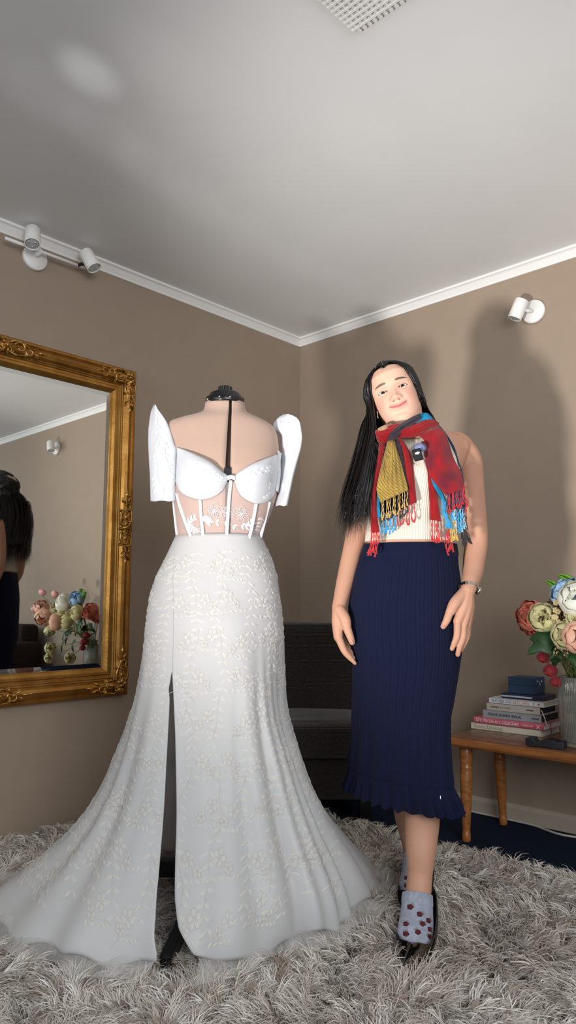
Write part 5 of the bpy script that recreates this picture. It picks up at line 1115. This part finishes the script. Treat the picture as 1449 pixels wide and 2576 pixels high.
# plain neckline bands crossing at the front
for pts in ([(1052, 1108, 0), (1060, 1122, 0), (1080, 1104, 0)],): pass
def band(L, Rr, name, mt, off, parent, nu=10, nv=24, solid=.003):
    a, b = cr([(x, y, 0) for x, y in L], nv), cr([(x, y, 0) for x, y in Rr], nv); A = np.zeros((nv, nu, 3))
    for i in range(nv):
        for j in range(nu):
            f_ = j / (nu - 1); q_ = a[i] * (1 - f_) + b[i] * f_; Yg = PY - .1
            for _ in range(8): p = at(q_[0], q_[1], Yg); Yg = .5 * Yg + .5 * (float(t_front(p.x, p.z)) - off)
            A[i, j] = at(q_[0], q_[1], Yg)
    return link(name, gridmesh(name, A, mt), parent, solid=solid)
PLAIN = M('cream_neck_band', (208, 196, 180), 0.8, spec=0.2)
band([(1062, 1098), (1040, 1122), (1026, 1140)], [(1090, 1098), (1076, 1160), (1078, 1186)], 'neck_band', PLAIN, .0085, woman); band([(1026, 1136), (1034, 1150), (1038, 1160)], [(1052, 1120), (1070, 1165), (1078, 1186)], 'neck_band', PLAIN, .0095, woman)

SKIRTK = M('navy_cable_knit', (18, 22, 46), 0.9, sheen=0.04, spec=0.12, bump=(700, 0.3, 0.001))
SL_ = [(1363, 918), (1380, 912), (1400, 905), (1440, 893), (1480, 884), (1528, 876), (1600, 878), (1670, 887), (1795, 885), (1850, 884), (1893, 880), (1947, 874), (1975, 866), (1998, 861)]
SR_ = [(1363, 1146), (1393, 1150), (1425, 1152), (1462, 1157), (1540, 1160), (1640, 1160), (1686, 1153), (1764, 1140), (1800, 1132), (1857, 1131), (1927, 1134), (1981, 1140), (2009, 1150), (2046, 1165)]
NP_ = 760; nr = 150; rows = []
HEMZ = atz  # hem height follows the stride: nearer side lower in the picture
hemz = 0.325; topz = at(1030, 1370, PY).z
def skirt_section(z, f_):
    # centre depth shifts towards the front foot on the right side near the hem
    xl = at(float(ip(topx((0.2, PY + .10 * f_, z))[1], [a for a, _ in SL_], [b for _, b in SL_])), topx((0.2, PY + .10 * f_, z))[1], PY + .10 * f_).x
    xr = at(float(ip(topx((0.5, PY - .14 * f_, z))[1], [a for a, _ in SR_], [b for _, b in SR_])), topx((0.5, PY - .14 * f_, z))[1], PY - .14 * f_).x
    return xl, xr
for i in range(nr):
    g_ = i / (nr - 1); z = topz - (topz - hemz) * g_; f_ = float(sm(g_, .45, 1.0)); xl, xr = skirt_section(z, f_); c, a = (xl + xr) / 2, (xr - xl) / 2
    b = ip(g_, [0, .06, .2, .35, .6, .85, .93, 1.0], [.094, .106, .120, .122, .122, .136, .148, .168]); ph = np.linspace(0, 2 * math.pi, NP_ + 1)[:-1]
    sx, cy = np.sin(ph), np.cos(ph); e = .92; x = c + a * spow(sx, e); y = PY - (.14 * f_) * (x - c) / a * .85 - .02 * f_ - b * spow(cy, e)
    wb = 1 - float(sm(g_, .045, .055)); band_ = .0022 * wb
    pl = np.mod(ph * 46 / (2 * math.pi), 1.0); rib = -.0022 * np.exp(-((pl - .5) / .09) ** 2) - .0012 * np.exp(-(np.minimum(pl, 1 - pl) / .07) ** 2)
    cable = .0010 * np.cos(g_ * 260 + np.where((np.floor(ph * 46 / (2 * math.pi)) % 2) > 0, 1, -1) * pl * 9) * np.exp(-((pl - .25) / .16) ** 2) * (np.floor(ph * 46 / (2 * math.pi)) % 3 == 0)
    ruf = float(sm(g_, .90, 1.0)); seam = -.004 * math.exp(-((g_ - .915) / .006) ** 2); fl = ruf * .008 * np.cos(ph * 34 + .8 * np.sin(ph * 5)) + float(sm(g_, .6, .9)) * .004 * np.cos(ph * 15 + 1)
    d = (rib + cable) * (1 - wb) * (1 - .5 * ruf) + fl + band_ + seam; rows.append(np.stack([x + sx * d, y - cy * d, z + .004 * ruf * np.cos(ph * 30 + 1) + 0 * ph], -1))
link('knit_skirt', gridmesh('knit_skirt', np.array(rows), SKIRTK, close=True), woman)
tgp = at(1108, 2006, PY - .245); MB().box(tgp, (.002, .002, .008)).build('skirt_tag', WHITE, woman, False)

# socks and shoes
def sock_mat():
    m = M('grey_rose_sock', (158, 162, 178), 0.9, noise=(90, 0.22), sheen=0.3, bump=(500, .3, .001)); return m
SOCK = sock_mat(); ROSE = M('sock_rose_red', (92, 16, 26), 0.9); ROSED = M('sock_rose_edge', (40, 16, 36), 0.9); SLEAF = M('sock_leaf', (104, 110, 92), 0.9)
PATENT = M('black_patent', (10, 10, 11), 0.12, spec=0.7, coat=0.6)
def foot(delta, name_suffix, rotz):
    base = Vector((0.35, 2.05, 0.0)); Rz = Matrix.Rotation(rotz, 4, 'Z'); T = Matrix.Translation(base + Vector(delta)) @ Rz @ Matrix.Translation(-base)
    tf = lambda p: T @ Vector(p)
    # sock: a bent tube from ankle over the instep to the toes
    ctr = [at(1050, 2250, PY - .205), at(1049, 2290, PY - .225), at(1047, 2328, PY - .258), at(1043, 2362, PY - .30), at(1037, 2392, PY - .345)]; rd = [.0385, .0415, .0450, .0465, .012]
    P_ = cr(ctr, 26); A = []
    for i in range(26):
        f_ = i / 25; d = Vector(P_[min(i + 1, 25)] - P_[max(i - 1, 0)]).normalized(); sd_ = d.cross(Vector((0, -1, 0.35))).normalized(); up_ = sd_.cross(d).normalized(); r_ = ip(f_, np.linspace(0, 1, 5), rd); row = []
        for j in range(40):
            t = 2 * math.pi * j / 40; lift = 0.010 * (1 - f_ * 4) * (-math.sin(t - 0.2)) if f_ < .25 else 0
            cuff = .0015 if f_ < .13 else 0
            q_ = Vector(P_[i]) + sd_ * (math.cos(t) * (r_ + cuff)) + up_ * (math.sin(t) * (r_ * ip(f_, [0, .4, .8, 1], [.92, .80, .55, .40]) + cuff)) + (d * lift * .0); row.append(tf(q_))
        A.append(row)
    A = np.array([[tuple(v) for v in r] for r in A]); so_ = link('sock', gridmesh('sock', A, SOCK, close=True), woman, solid=.002)
    F_ = gridfaces(26, 40, True); bv_ = BVHTree.FromPolygons([tuple(v) for v in A.reshape(-1, 3)], [tuple(map(int, q)) for q in F_]); eye = Vector((base.x + delta[0], base.y + delta[1] - 1.6, .95))
    mbr, mbd, mbl = MB(), MB(), MB()
    for (x, y, a) in ((1016, 2268, 0), (1012, 2299, .6), (1061, 2295, .2), (1021, 2323, .5), (1065, 2322, 2.2), (1018, 2352, 1.5), (1049, 2347, 2.0), (1081, 2357, 2.4), (1083, 2312, .5), (1084, 2336, .5), (1040, 2274, .4)):
        tgt = tf(at(x, y, PY - .30)); 
        def hit(dx_, dz_):
            h = bv_.ray_cast(eye, (tgt + Vector((dx_, 0, dz_)) - eye).normalized()); return None if h[0] is None else h[0] + (eye - h[0]).normalized() * .0018
        for mbq, rr, off in ((mbd, .0078, 0), (mbr, .0060, .0004)):
            c_ = hit(0, 0)
            if c_ is None: continue
            ring = []
            for k in range(24):
                t = k / 24 * 6.283; r_ = rr * (1 + .10 * math.cos(5 * t + a) + .06 * math.cos(3 * t)); h = hit(r_ * math.cos(t), r_ * math.sin(t) * .95); ring.append((h if h is not None and (h - c_).length < .03 else c_) + (eye - c_).normalized() * off)
            mbq.add([c_ + (eye - c_).normalized() * off] + ring, [(0, 1 + k, 1 + (k + 1) % 24) for k in range(24)])
        for da in (-.35, .1, .5):
            h0, h1 = hit(.006 * math.cos(a + da), .006 * math.sin(a + da)), hit(.013 * math.cos(a + da), .013 * math.sin(a + da))
            if h0 is not None and h1 is not None and (h1 - h0).length < .03: mbl.tube([h0, h1], [.0016, .0004], 4)
    for mbq, nm, mt in ((mbd, 'rose_outline', ROSED), (mbr, 'rose_print', ROSE), (mbl, 'leaf_print', SLEAF)):
        if mbq.v: mbq.build(nm, mt, so_, kind='stuff')
    # pump: rings from the pointed toe back to the heel
    tip = at(1013, 2425, PY - .435); tip = Vector((tip.x, tip.y, .036)); ball = Vector((at(1041, 2375, PY - .32).x, PY - .325, .050)); heel = Vector((at(1073, 2292, PY - .15).x, PY - .150, .120))
    ax_ = cr([tip, tip * .5 + ball * .5 + Vector((0, 0, -.002)), ball, ball * .45 + heel * .55 + Vector((0, 0, -.012)), heel], 34); A = []
    wdt = [.009, .029, .0410, .0475, .0505, .0510, .0490, .0455, .0400, .0330, .012]; hgt = [.012, .017, .020, .021, .024, .030, .036, .042, .048, .052, .05]; opn = [0, 0, .0, .30, .80, 1.0, 1.0, 1.0, 1.0, 1.0, 1.0]
    for i in range(34):
        f_ = i / 33; kx = np.linspace(0, 1, 11); w_, h_, o_ = ip(f_, kx, wdt), ip(f_, kx, hgt), ip(f_, [0, .285, .325, .40, .5, 1], [0, 0, .80, .93, 1, 1]); d = Vector(ax_[min(i + 1, 33)] - ax_[max(i - 1, 0)]).normalized(); sd_ = d.cross(Vector((0, 0, 1))).normalized(); row = []
        th0 = math.pi / 2 - o_ * 1.25
        for j in range(29):
            t = math.pi / 2 + (math.pi / 2 - th0) + (2 * math.pi - 2 * (math.pi / 2 - th0)) * j / 28
            yy = math.sin(t) * (h_ if math.sin(t) > 0 else .018); xx = math.cos(t) * w_ * (1 - .10 * max(0, math.sin(t))); fold_ = .0007 * math.sin(f_ * 34) * sm(f_, .12, .2) * (1 - sm(f_, .30, .38)) * max(0, math.sin(t))
            row.append(tuple(tf(Vector(ax_[i]) + sd_ * xx + Vector((0, 0, yy + fold_)))))
        A.append(row)
    so2 = link('pump', gridmesh('pump', np.array(A), PATENT), woman, solid=.0025)
    hb = tf(heel + Vector((0, -.012, -.02))); MB().tube([hb, hb + Vector((.002, .012, -.05)), Vector((hb.x + .003, hb.y + .016, .006))], [.018, .010, .006], 12).build('heel', PATENT, so2)
foot((0, 0, 0), '', 0.0)
df_ = Vector(atz(1008, 2236, .07)) - Vector(atz(1000, 2360, .07)); foot((df_.x - .004, df_.y, 0.0), '', 0.0)

# wristwatch
wt = thing('wristwatch', 'silver link wristwatch on the woman\'s wrist beside her hip', 'watch', at(1177, 1480, PY - .07))
wc = Vector(at(1178.5, 1479, PY - .070)); axw = (Vector(at(1176, 1490, PY - .080)) - Vector(at(1185, 1460, PY - .047))).normalized(); sw = axw.cross(Vector((0, -1, 0))).normalized(); fw = sw.cross(axw).normalized(); tilt = (axw * .0 + axw).normalized()
mb = MB(); mbd = MB(); rw = (.0285, .0245)
for k in range(26):
    t = 2 * math.pi * k / 26; p = wc + sw * math.cos(t) * rw[0] + fw * math.sin(t) * rw[1] + axw * (.010 * math.cos(t)); nrm = (sw * math.cos(t) / rw[0] + fw * math.sin(t) / rw[1]).normalized(); tg = axw.cross(nrm).normalized(); rot = Matrix((nrm, tg, axw)).transposed()
    mb.box(p, (.003, .0058, .0045), rot); mb.box(p + axw * .0045, (.0026, .0052, .0036), rot); mb.box(p - axw * .0045, (.0026, .0052, .0036), rot)
mb.build('link_band', CHROME, wt, False, kind='stuff')
sgn = 1 if (wc + sw * .03).x > wc.x else -1
pc = wc + sw * sgn * (rw[0] + .002) + axw * (.010 * sgn); rot = (sw * sgn).to_track_quat('Z', 'Y').to_matrix(); MB().lathe([(.0105, -.003), (.0125, -.001), (.0125, .004), (.0105, .006)], 28, pc, rot).build('watch_case', CHROME, wt); MB().lathe([(.0100, .0055), (.0100, .0064), (0, .0066)], 24, pc, rot).build('watch_dial', M('dial_pearl', (196, 206, 196), 0.15, spec=.7), wt)

# earrings
for nm, (x, y, Y), lb in (('earring', (1066, 1007, PY - .02), 'tiny silver stud earring against the hair at the right of the face'),): tag(MB().ell(at(x, y, Y - .022), (.004, .003, .004), 10, 6).build(nm, CHROME, None), lb, 'earring')
mb = MB(); 
for k, y in enumerate((1037, 1042, 1047, 1051)): mb.ell(at(948.5 + k * .6, y, PY - .045), (.0024, .002, .0032), 8, 5)
tag(mb.build('earring', CHROME, None), 'small dangling silver earring beside the jaw at the left of the face', 'earring')

# ------------------------------------------------------------------ hair
HAIRM = M('black_hair', (17, 14, 14), 0.32, spec=0.55); HAIRU = M('black_hair_under', (10, 8, 8), 0.5)
PX = -.004
def scalp(th, az, lift):     # th from the crown down the side, az: 0 front .. pi back ; local head coords
    pass
def hair_path(sd, p, jit, lift, tipj, npt=40):
    # p 0 = strands at the face, 1 = strands at the nape ; sd = -1 image left, +1 image right
    y0 = .075 - .150 * p; zc = .0 
    part = np.array([PX + sd * .002, y0 * 1.0, .0])
    rr = ip(y0, [-.09, -.06, -.02, .02, .05, .068, .078], [.066, .089, .103, .106, .097, .083, .066]); part[2] = rr + .010 + lift
    az = math.radians(52 + 118 * p ** .9) * sd; pts = [part]
    for zk, k_ in ((.094, .42), (.066, .72), (.03, .93), (.0, 1.0)) + (((-.03, 1.02), (-.06, 1.0)) if sd > 0 else ()):
        W_, F0, B0 = smooth_ip(np.array([zk]), HZ, HW)[0], smooth_ip(np.array([zk]), HZ, HF)[0], smooth_ip(np.array([max(zk, -.03)]), HZ, HB)[0]
        a_ = az * (1 if zk < .05 else (.62 + .38 * (.095 - zk) / .045)); face = math.radians(ip(zk, [-.06, -.03, 0, .03, .062, .09], [66, 64, 60, 52, 40, 18])); a_ = sd * max(abs(a_), face + abs(jit) * .1) if p < .3 else a_
        if zk <= 0: W_ = max(W_, .072)
        x = (W_ + .008 + lift + (.011 * math.sin(math.pi * min(1, p * 1.3)) if sd < 0 and zk < .05 else 0)) * math.sin(a_); y = ((F0 if math.cos(a_) > 0 else B0) + .008 + lift) * math.cos(a_)
        if zk > .085: x *= .9
        pts.append(np.array([x, y, zk + .006]))
    w_ = [hw([q])[0] for q in pts]
    if sd < 0:
        fi, mi_, bo = (945, 1076, PY - .085), (909, 1076, PY + .01), (985, 1060, PY + .135); ch = [((944, 1120, PY - .11), (899, 1124, PY + .02), (985, 1110, PY + .15)), ((938, 1180, PY - .125), (884, 1184, PY + .01), (980, 1180, PY + .158)), ((930, 1240, PY - .13), (866, 1250, PY - .01), (975, 1250, PY + .15)), ((924, 1300, PY - .13), (858, 1322, PY - .01), (970, 1318, PY + .14))]
    else:
        fi, mi_, bo = (1080, 1035, PY + .005), (1076, 1050, PY + .08), (1000, 1075, PY + .14); ch = [((1098, 1066, PY + .04), (1085, 1090, PY + .11), (1000, 1120, PY + .15)), ((1106, 1100, PY + .085), (1080, 1130, PY + .13), (1000, 1180, PY + .158)), ((1098, 1180, PY + .115), (1070, 1210, PY + .135), (998, 1250, PY + .15)), ((1088, 1290, PY + .12), (1060, 1300, PY + .13), (995, 1318, PY + .14))]
    tri = lambda A_, B_, C_: np.array(at(*[np.interp(p, [0, .42, 1], v) for v in zip(A_, B_, C_)]))
    w_.append(tri(fi, mi_, bo))
    for a_, b_, c_ in ch: w_.append(tri(a_, b_, c_))
    w_[-1] = w_[-1] + np.array(tipj)
    for k in range(-5, 0): w_[k] = w_[k] + np.array([jit * .012 * (6 + k) / 5, jit * .01, 0])
    return cr(w_, npt)
# solid under-sheet on each side so no scalp shows
hairo = thing('tmp_h', None, None); bpy.data.objects.remove(hairo)
A_parts = MB()
for sd in (-1, 1):
    A = np.array([hair_path(sd, p, 0, -.003, (0, 0, .03)) for p in np.linspace(0, 1, 44)]); A_parts.grid(A[:, :37], flip=sd < 0)
hair = A_parts.build('hair', HAIRU, woman, solid=.006)
def strands(n, seed, name, thin=1.0, only=None):
    rg = np.random.default_rng(seed); V = []; Fs = []; K_ = 28
    for i in range(n):
        sd = -1 if rg.random() < .55 else 1
        if only: sd = only
        p = rg.random() ** 1.3; tj = (rg.normal(0, .012), rg.normal(0, .012), rg.normal(.0, .028)); j_ = rg.normal(0, .8); P_ = hair_path(sd, p, j_, rg.uniform(.0, .0055), tj, K_)
        d = np.gradient(P_, axis=0); d /= np.linalg.norm(d, axis=1)[:, None] + 1e-9; out = P_ - np.array(HC_); out[:, 2] *= .2; out /= np.linalg.norm(out, axis=1)[:, None] + 1e-9; s_ = np.cross(d, out); s_ /= np.linalg.norm(s_, axis=1)[:, None] + 1e-9
        wv_ = rg.normal(0, 1, 2); f_ = np.linspace(0, 1, K_); P_ = P_ + s_ * ((.0035 * wv_[0] * np.sin(f_ * 7 + wv_[1] * 3)) * sm(f_, .3, .9))[:, None]
        wd = thin * rg.uniform(.0008, .0018) * np.interp(f_, [0, .1, .7, 1], [.7, 1, .9, .15]); a_ = rg.normal(0, .5); s2 = s_ * math.cos(a_) + out * math.sin(a_)
        V.append(np.stack([P_ - s2 * wd[:, None], P_ + out * (wd * .5)[:, None], P_ + s2 * wd[:, None]], 1).reshape(-1, 3))
    q = np.array([[3 * i + j, 3 * i + j + 1, 3 * i + 4 + j, 3 * i + 3 + j] for i in range(K_ - 1) for j in range(2)]); Fc = (q[None] + (np.arange(n) * K_ * 3)[:, None, None]).reshape(-1, 4)
    return link(name, ncmesh(name, np.concatenate(V), Fc, HAIRM), hair, kind='stuff')
strands(3200, 21, 'hair_strands')
# loose wisps lying over the scarf
mb = MB()
for pts in ([(941, 1110), (958, 1150), (966, 1185), (968, 1215)], [(944, 1100), (980, 1140), (993, 1170), (996, 1200)], [(945, 1120), (965, 1160), (972, 1190)], [(935, 1130), (950, 1165), (965, 1200)], [(940, 1110), (975, 1150), (985, 1180)]): mb.tube(cr([at(x, y, PY - .155) for x, y in pts], 14), [.0006] * 9 + [.0005, .0004, .0003, .0002, .0001], 4)
mb.build('loose_wisps', HAIRM, hair)

# ------------------------------------------------------------------ scarf
RED = M('scarf_red', (154, 22, 24), 0.9, noise=(26, .3), col2=(132, 14, 20), wave=(14, 3.0, (92, 16, 26), 0.5, 0.0), bump=(420, .4, .002), sheen=.3, spec=.1)
REDP = M('scarf_red_purple', (150, 24, 26), 0.9, noise=(16, .6), col2=(98, 30, 42), bump=(420, .5, .002), sheen=.3, spec=.1)
MUST = M('scarf_mustard', (164, 138, 66), 0.9, noise=(12, .5), col2=(140, 112, 56), wave=(5.5, 4.0, (66, 52, 42), 0.9, -0.05), bump=(420, .4, .002), sheen=.2, spec=.1)
DARK = M('scarf_charcoal', (58, 48, 56), 0.9, noise=(60, .4), wave=(12, 2, (36, 26, 40), 1.2, 0.0), bump=(420, .4, .002), sheen=.2, spec=.1)
BLUE = M('scarf_blue', (24, 130, 172), 0.9, noise=(60, .3), bump=(420, .4, .002), sheen=.2, spec=.1)
SLATE = M('scarf_slate', (66, 80, 104), 0.9, wave=(14, 1, (42, 50, 70), 1.2, .05), bump=(420, .4, .002), spec=.1)
TAN = M('scarf_tan', (182, 152, 118), 0.9, wave=(20, .5, (110, 84, 62), 0, .05), spec=.1)
BLK = M('scarf_black', (20, 18, 22), 0.9, spec=.1)
scarf = link('scarf', MB().mesh('scarf_core'), woman)
def sheet(name, L, Rr, mt, Y0, Y1=None, bul=.012, nu=18, nv=34, pleat=.0014, pf=9, ph_=0.0, label=None, curve=0.0):
    Y1 = Y0 if Y1 is None else Y1; a, b = cr([(x, y, 0) for x, y in L], nv), cr([(x, y, 0) for x, y in Rr], nv); A = np.zeros((nv, nu, 3))
    for i in range(nv):
        g_ = i / (nv - 1)
        for j in range(nu):
            f_ = j / (nu - 1); q_ = a[i] * (1 - f_) + b[i] * f_; Yq = Y0 + (Y1 - Y0) * g_ - bul * math.sin(math.pi * f_) + pleat * math.cos(f_ * pf * 6.283 + g_ * 4 + ph_) + .003 * math.sin(g_ * 7 + f_ * 3 + ph_) + curve * (f_ - .5)
            A[i, j] = at(q_[0], q_[1], Yq)
    o = link(name, gridmesh(name, A, mt, uv=True), scarf, solid=.0016)
    if label: o['label'] = label
    return o
YS = PY - .125
YF = PY - .145
# hanging end, image left
sheet('scarf_panel', [(958, 1100), (949, 1150), (941, 1185), (934, 1218), (931, 1286), (934, 1341)], [(972, 1100), (966, 1150), (959, 1185), (952, 1218), (948, 1286), (955, 1338)], RED, YS + .02, YS + .005, .008, pf=3, label='narrow red strip hanging at the left')
sheet('scarf_panel', [(975, 1110), (962, 1160), (950, 1230), (948, 1270), (950, 1303)], [(990, 1110), (985, 1160), (965, 1230), (962, 1270), (962, 1300)], BLUE, YS + .018, YS + .008, .004, pf=2, label='blue strip behind the mustard end')
sheet('scarf_panel', [(970, 1200), (955, 1240), (957, 1292)], [(1024, 1200), (1027, 1230), (1027, 1275)], BLK, YS + .008, YS + .004, .004, label='black layer behind the mustard fringe')
sheet('scarf_panel', [(996, 1098), (1007, 1130), (1018, 1180), (1026, 1230), (1029, 1270)], [(1006, 1098), (1022, 1121), (1036, 1150), (1042, 1204), (1048, 1264)], RED, YS - .004, YS, .010, pf=3, ph_=1, label='red strip hanging right of the mustard end')
sheet('scarf_panel', [(984, 1100), (991, 1119), (1006, 1156), (1016, 1194), (1023, 1217)], [(1006, 1100), (1009, 1119), (1016, 1156), (1024, 1194), (1030, 1226)], DARK, YS - .010, YS - .004, .006, pf=3, label='dark charcoal strip beside the mustard end')
sheet('scarf_panel', [(978, 1100), (966, 1146), (957, 1181), (949, 1218), (948, 1236), (957, 1264)], [(992, 1102), (997, 1125), (1007, 1156), (1017, 1194), (1024, 1217), (1027, 1233)], MUST, YS - .016, YS - .012, .014, nu=26, pleat=.0018, pf=6, label='mustard end with dark wavy lines')
# hanging end, image right
sheet('scarf_panel', [(1100, 1070), (1118, 1092), (1138, 1125), (1150, 1158), (1164, 1200), (1170, 1283)], [(1102, 1066), (1122, 1090), (1142, 1122), (1153, 1158), (1165, 1200), (1173, 1283)], SLATE, YS + .030, YS + .03, .002, pf=1, label='blue and black striped edge at the right')
sheet('scarf_panel', [(1118, 1180), (1122, 1230), (1128, 1282)], [(1158, 1180), (1165, 1232), (1170, 1285)], SLATE, YS + .012, YS + .008, .006, label='slate blue layer behind the red end')
sheet('scarf_panel', [(1060, 1110), (1072, 1160), (1077, 1212), (1080, 1260), (1081, 1307)], [(1085, 1110), (1092, 1160), (1096, 1225), (1104, 1275), (1110, 1312)], RED, YS + .004, YS, .008, pf=3, ph_=2, label='lower red strip at the right')
sheet('scarf_panel', [(1078, 1196), (1084, 1211), (1098, 1235), (1112, 1258)], [(1090, 1196), (1100, 1215), (1112, 1240), (1120, 1262)], BLUE, YS - .004, YS - .004, .003, pf=1, label='blue wedge between the red panels')
sheet('scarf_panel', [(1054, 1096), (1070, 1114), (1068, 1150), (1076, 1188), (1086, 1204), (1102, 1224), (1122, 1247)], [(1102, 1072), (1122, 1094), (1141, 1152), (1155, 1180), (1164, 1203), (1168, 1221), (1166, 1228)], REDP, YS - .006, YS - .008, .022, nu=34, pleat=.0006, pf=9, label='broad red panel with purple mottling')
# neck wraps
def wrap(name, U, Lw, mt, Y0, bul, label, nu=40, pl=.0016, npl=5):
    a, b = cr([(x, y, 0) for x, y in U], nu), cr([(x, y, 0) for x, y in Lw], nu); nv = 18; A = np.zeros((nv, nu, 3))
    for i in range(nv):
        g_ = i / (nv - 1)
        for j in range(nu):
            f_ = j / (nu - 1); q_ = a[j] * (1 - g_) + b[j] * g_; A[i, j] = at(q_[0], q_[1], Y0 - bul * math.sin(math.pi * (0.06 + .88 * f_)) - .012 * math.sin(math.pi * g_) + pl * math.cos(g_ * npl * 6.283 + f_ * 5))
    o = link(name, gridmesh(name, A, mt, uv=True), scarf, solid=.002); o['label'] = label; return o
wrap('scarf_wrap', [(950, 1078), (966, 1070), (984, 1064)], [(952, 1090), (970, 1084), (990, 1078)], TAN, PY - .10, .02, 'tan ribbed fold under the hair', 20)
wrap('scarf_wrap', [(1028, 1060), (1045, 1046), (1060, 1040), (1076, 1040), (1092, 1056), (1100, 1066)], [(1030, 1078), (1046, 1074), (1060, 1070), (1076, 1066), (1090, 1066), (1100, 1074)], BLUE, PY - .085, .03, 'blue fold at the top of the neck')
wrap('scarf_wrap', [(944, 1084), (966, 1074), (1001, 1066), (1032, 1071), (1055, 1061), (1084, 1053), (1104, 1064)], [(944, 1090), (952, 1112), (968, 1114), (1001, 1102), (1036, 1100), (1056, 1095), (1084, 1079), (1105, 1072)], RED, PY - .095, .045, 'red band wrapped round the neck')
sheet('scarf_wrap', [(1056, 1040), (1030, 1053), (1001, 1072), (980, 1092), (972, 1110)], [(1061, 1053), (1040, 1066), (1018, 1081), (1004, 1096), (998, 1104)], DARK, PY - .130, PY - .158, .010, pf=3, label='dark charcoal band crossing the red wrap')
# back of the wrap closes round the neck
A = []
for i in range(14):
    g_ = i / 13; row = []
    for j in range(30):
        a_ = math.pi * (.16 + .68 * j / 29); row.append(tuple(Vector(at(1024, 1082 - 16 + 34 * g_, PY)) + Vector((-math.cos(a_) * (.074 + .008 * math.sin(math.pi * g_)), -.055 + math.sin(a_) * (.120 + .012 * math.sin(math.pi * g_)), .02 * math.sin(a_)))))
    A.append(row)
link('scarf_wrap', gridmesh('scarf_wrap', np.array(A), RED, uv=True), scarf, solid=.003)
# fringes: knotted twisted threads
rf = random.Random(12)
FRM = {k: M('fringe_' + k, c, .85, sheen=.2) for k, c in {'red': (186, 26, 30), 'mustard': (196, 160, 82), 'blue': (40, 150, 200), 'black': (22, 20, 24), 'pale': (150, 190, 210)}.items()}
def fringe(x0, y0, x1, y1, n, ln, colr, Y, dx=0, knots=True):
    mb = MB()
    for k in range(n):
        f_ = (k + rf.uniform(.2, .8)) / n; x, y = x0 + (x1 - x0) * f_, y0 + (y1 - y0) * f_; l_ = ln * rf.uniform(.82, 1.12); sw_ = rf.uniform(-4, 4); yy = Y + rf.uniform(-.003, .003)
        P_ = cr([at(x, y - 3, yy), at(x + sw_ * .5, y + l_ * .35, yy - .002), at(x + dx * .6 - sw_ * .4, y + l_ * .7, yy), at(x + dx + sw_, y + l_, yy - .001)], 14)
        tw = [(Vector(p) + Vector((.0006 * math.cos(i * 1.9), .0006 * math.sin(i * 1.9), 0))) for i, p in enumerate(P_)]
        mb.tube(tw, [.0013 + .0004 * math.cos(i * 1.9) for i in range(14)], 5)
        if knots:
            e = Vector(P_[11]); mb.ell(e, (.0027, .0024, .0032), 7, 5)
            for s_ in (-1, 0, 1): mb.tube([e, Vector(P_[13]) + Vector((s_ * .003, 0, 0))], [.0012, .0005], 4)
    o = mb.build('fringe', FRM[colr], scarf, kind='stuff'); o['label'] = colr.replace('pale', 'pale blue') + ' knotted fringe'
fringe(958, 1264, 1027, 1233, 12, 46, 'mustard', YS - .014); fringe(958, 1268, 1027, 1250, 12, 44, 'black', YS - .004); fringe(960, 1295, 1000, 1290, 9, 48, 'blue', YS, -4); fringe(988, 1278, 1048, 1266, 8, 48, 'red', YS + .001, 0)
fringe(933, 1338, 955, 1338, 9, 58, 'red', YS + .002, -8)
fringe(1082, 1308, 1110, 1312, 7, 56, 'red', YS, 2); fringe(1124, 1247, 1165, 1230, 8, 44, 'red', YS - .008, 2); fringe(1164, 1222, 1169, 1222, 3, 60, 'red', YS - .010, 10); fringe(1110, 1258, 1122, 1264, 5, 70, 'blue', YS - .004, 14); fringe(1132, 1284, 1170, 1284, 9, 50, 'pale', YS + .006, 4); fringe(1130, 1290, 1165, 1290, 7, 46, 'blue', YS + .004, 2)
fringe(1130, 1312, 1150, 1312, 8, 50, 'mustard', YS + .004, 2); fringe(1150, 1285, 1174, 1285, 8, 84, 'black', YS + .014, 12); fringe(1118, 1335, 1140, 1335, 6, 56, 'red', YS + .002, 2)

# ------------------------------------------------------------------ clip-on microphone
mic = thing('clip_microphone', 'small black clip-on microphone with a fluffy blue grey windshield on the scarf edge', 'microphone', at(1050, 1145, PY - .16))
mrot = Matrix.Rotation(math.radians(-14), 3, 'Y') ; mc = Vector(at(1050.5, 1144, PY - .165)); mb = MB(); mb.box((0, 0, 0), (.026, .011, .036)); mb.v = [tuple(mrot @ Vector(v) + mc) for v in mb.v]
mb.build('transmitter', M('matte_black', (14, 14, 15), .55, spec=.3), mic, False, bevel=.003)
em = MB(); 
for dx_, dz_, rx, rz in ((-.004, 0, .0042, .003), (.003, .0008, .0045, .0026), (-.0005, -.0022, .0035, .0016), (.0002, .0022, .003, .002)): em.ell(mc + mrot @ Vector((dx_, -.0056, .004 + dz_)), (rx, .0006, rz), 12, 6)
em.build('white_emblem', M('emblem_white', (235, 235, 235), .5), mic)
fur = MB(); fc = Vector(at(1056, 1126, PY - .158)); fur.ell(fc, (.017, .012, .0125), 14, 10)
for k in range(900):
    d = Vector((random.gauss(0, 1), random.gauss(0, 1), random.gauss(0, 1))).normalized(); p = fc + Vector((d.x * .0165, d.y * .0115, d.z * .012)); e = p + (d + Vector((random.uniform(-.5, .5), random.uniform(-.3, .3), random.uniform(-.5, .5)))) * .0042; s_ = d.orthogonal().normalized() * .0005; fur.add([p - s_, p + s_, e], [(0, 1, 2)])
fur.build('furry_windshield', M('windshield_fur', (150, 160, 190), .9, noise=(90, .6), col2=(84, 98, 140)), mic, False)
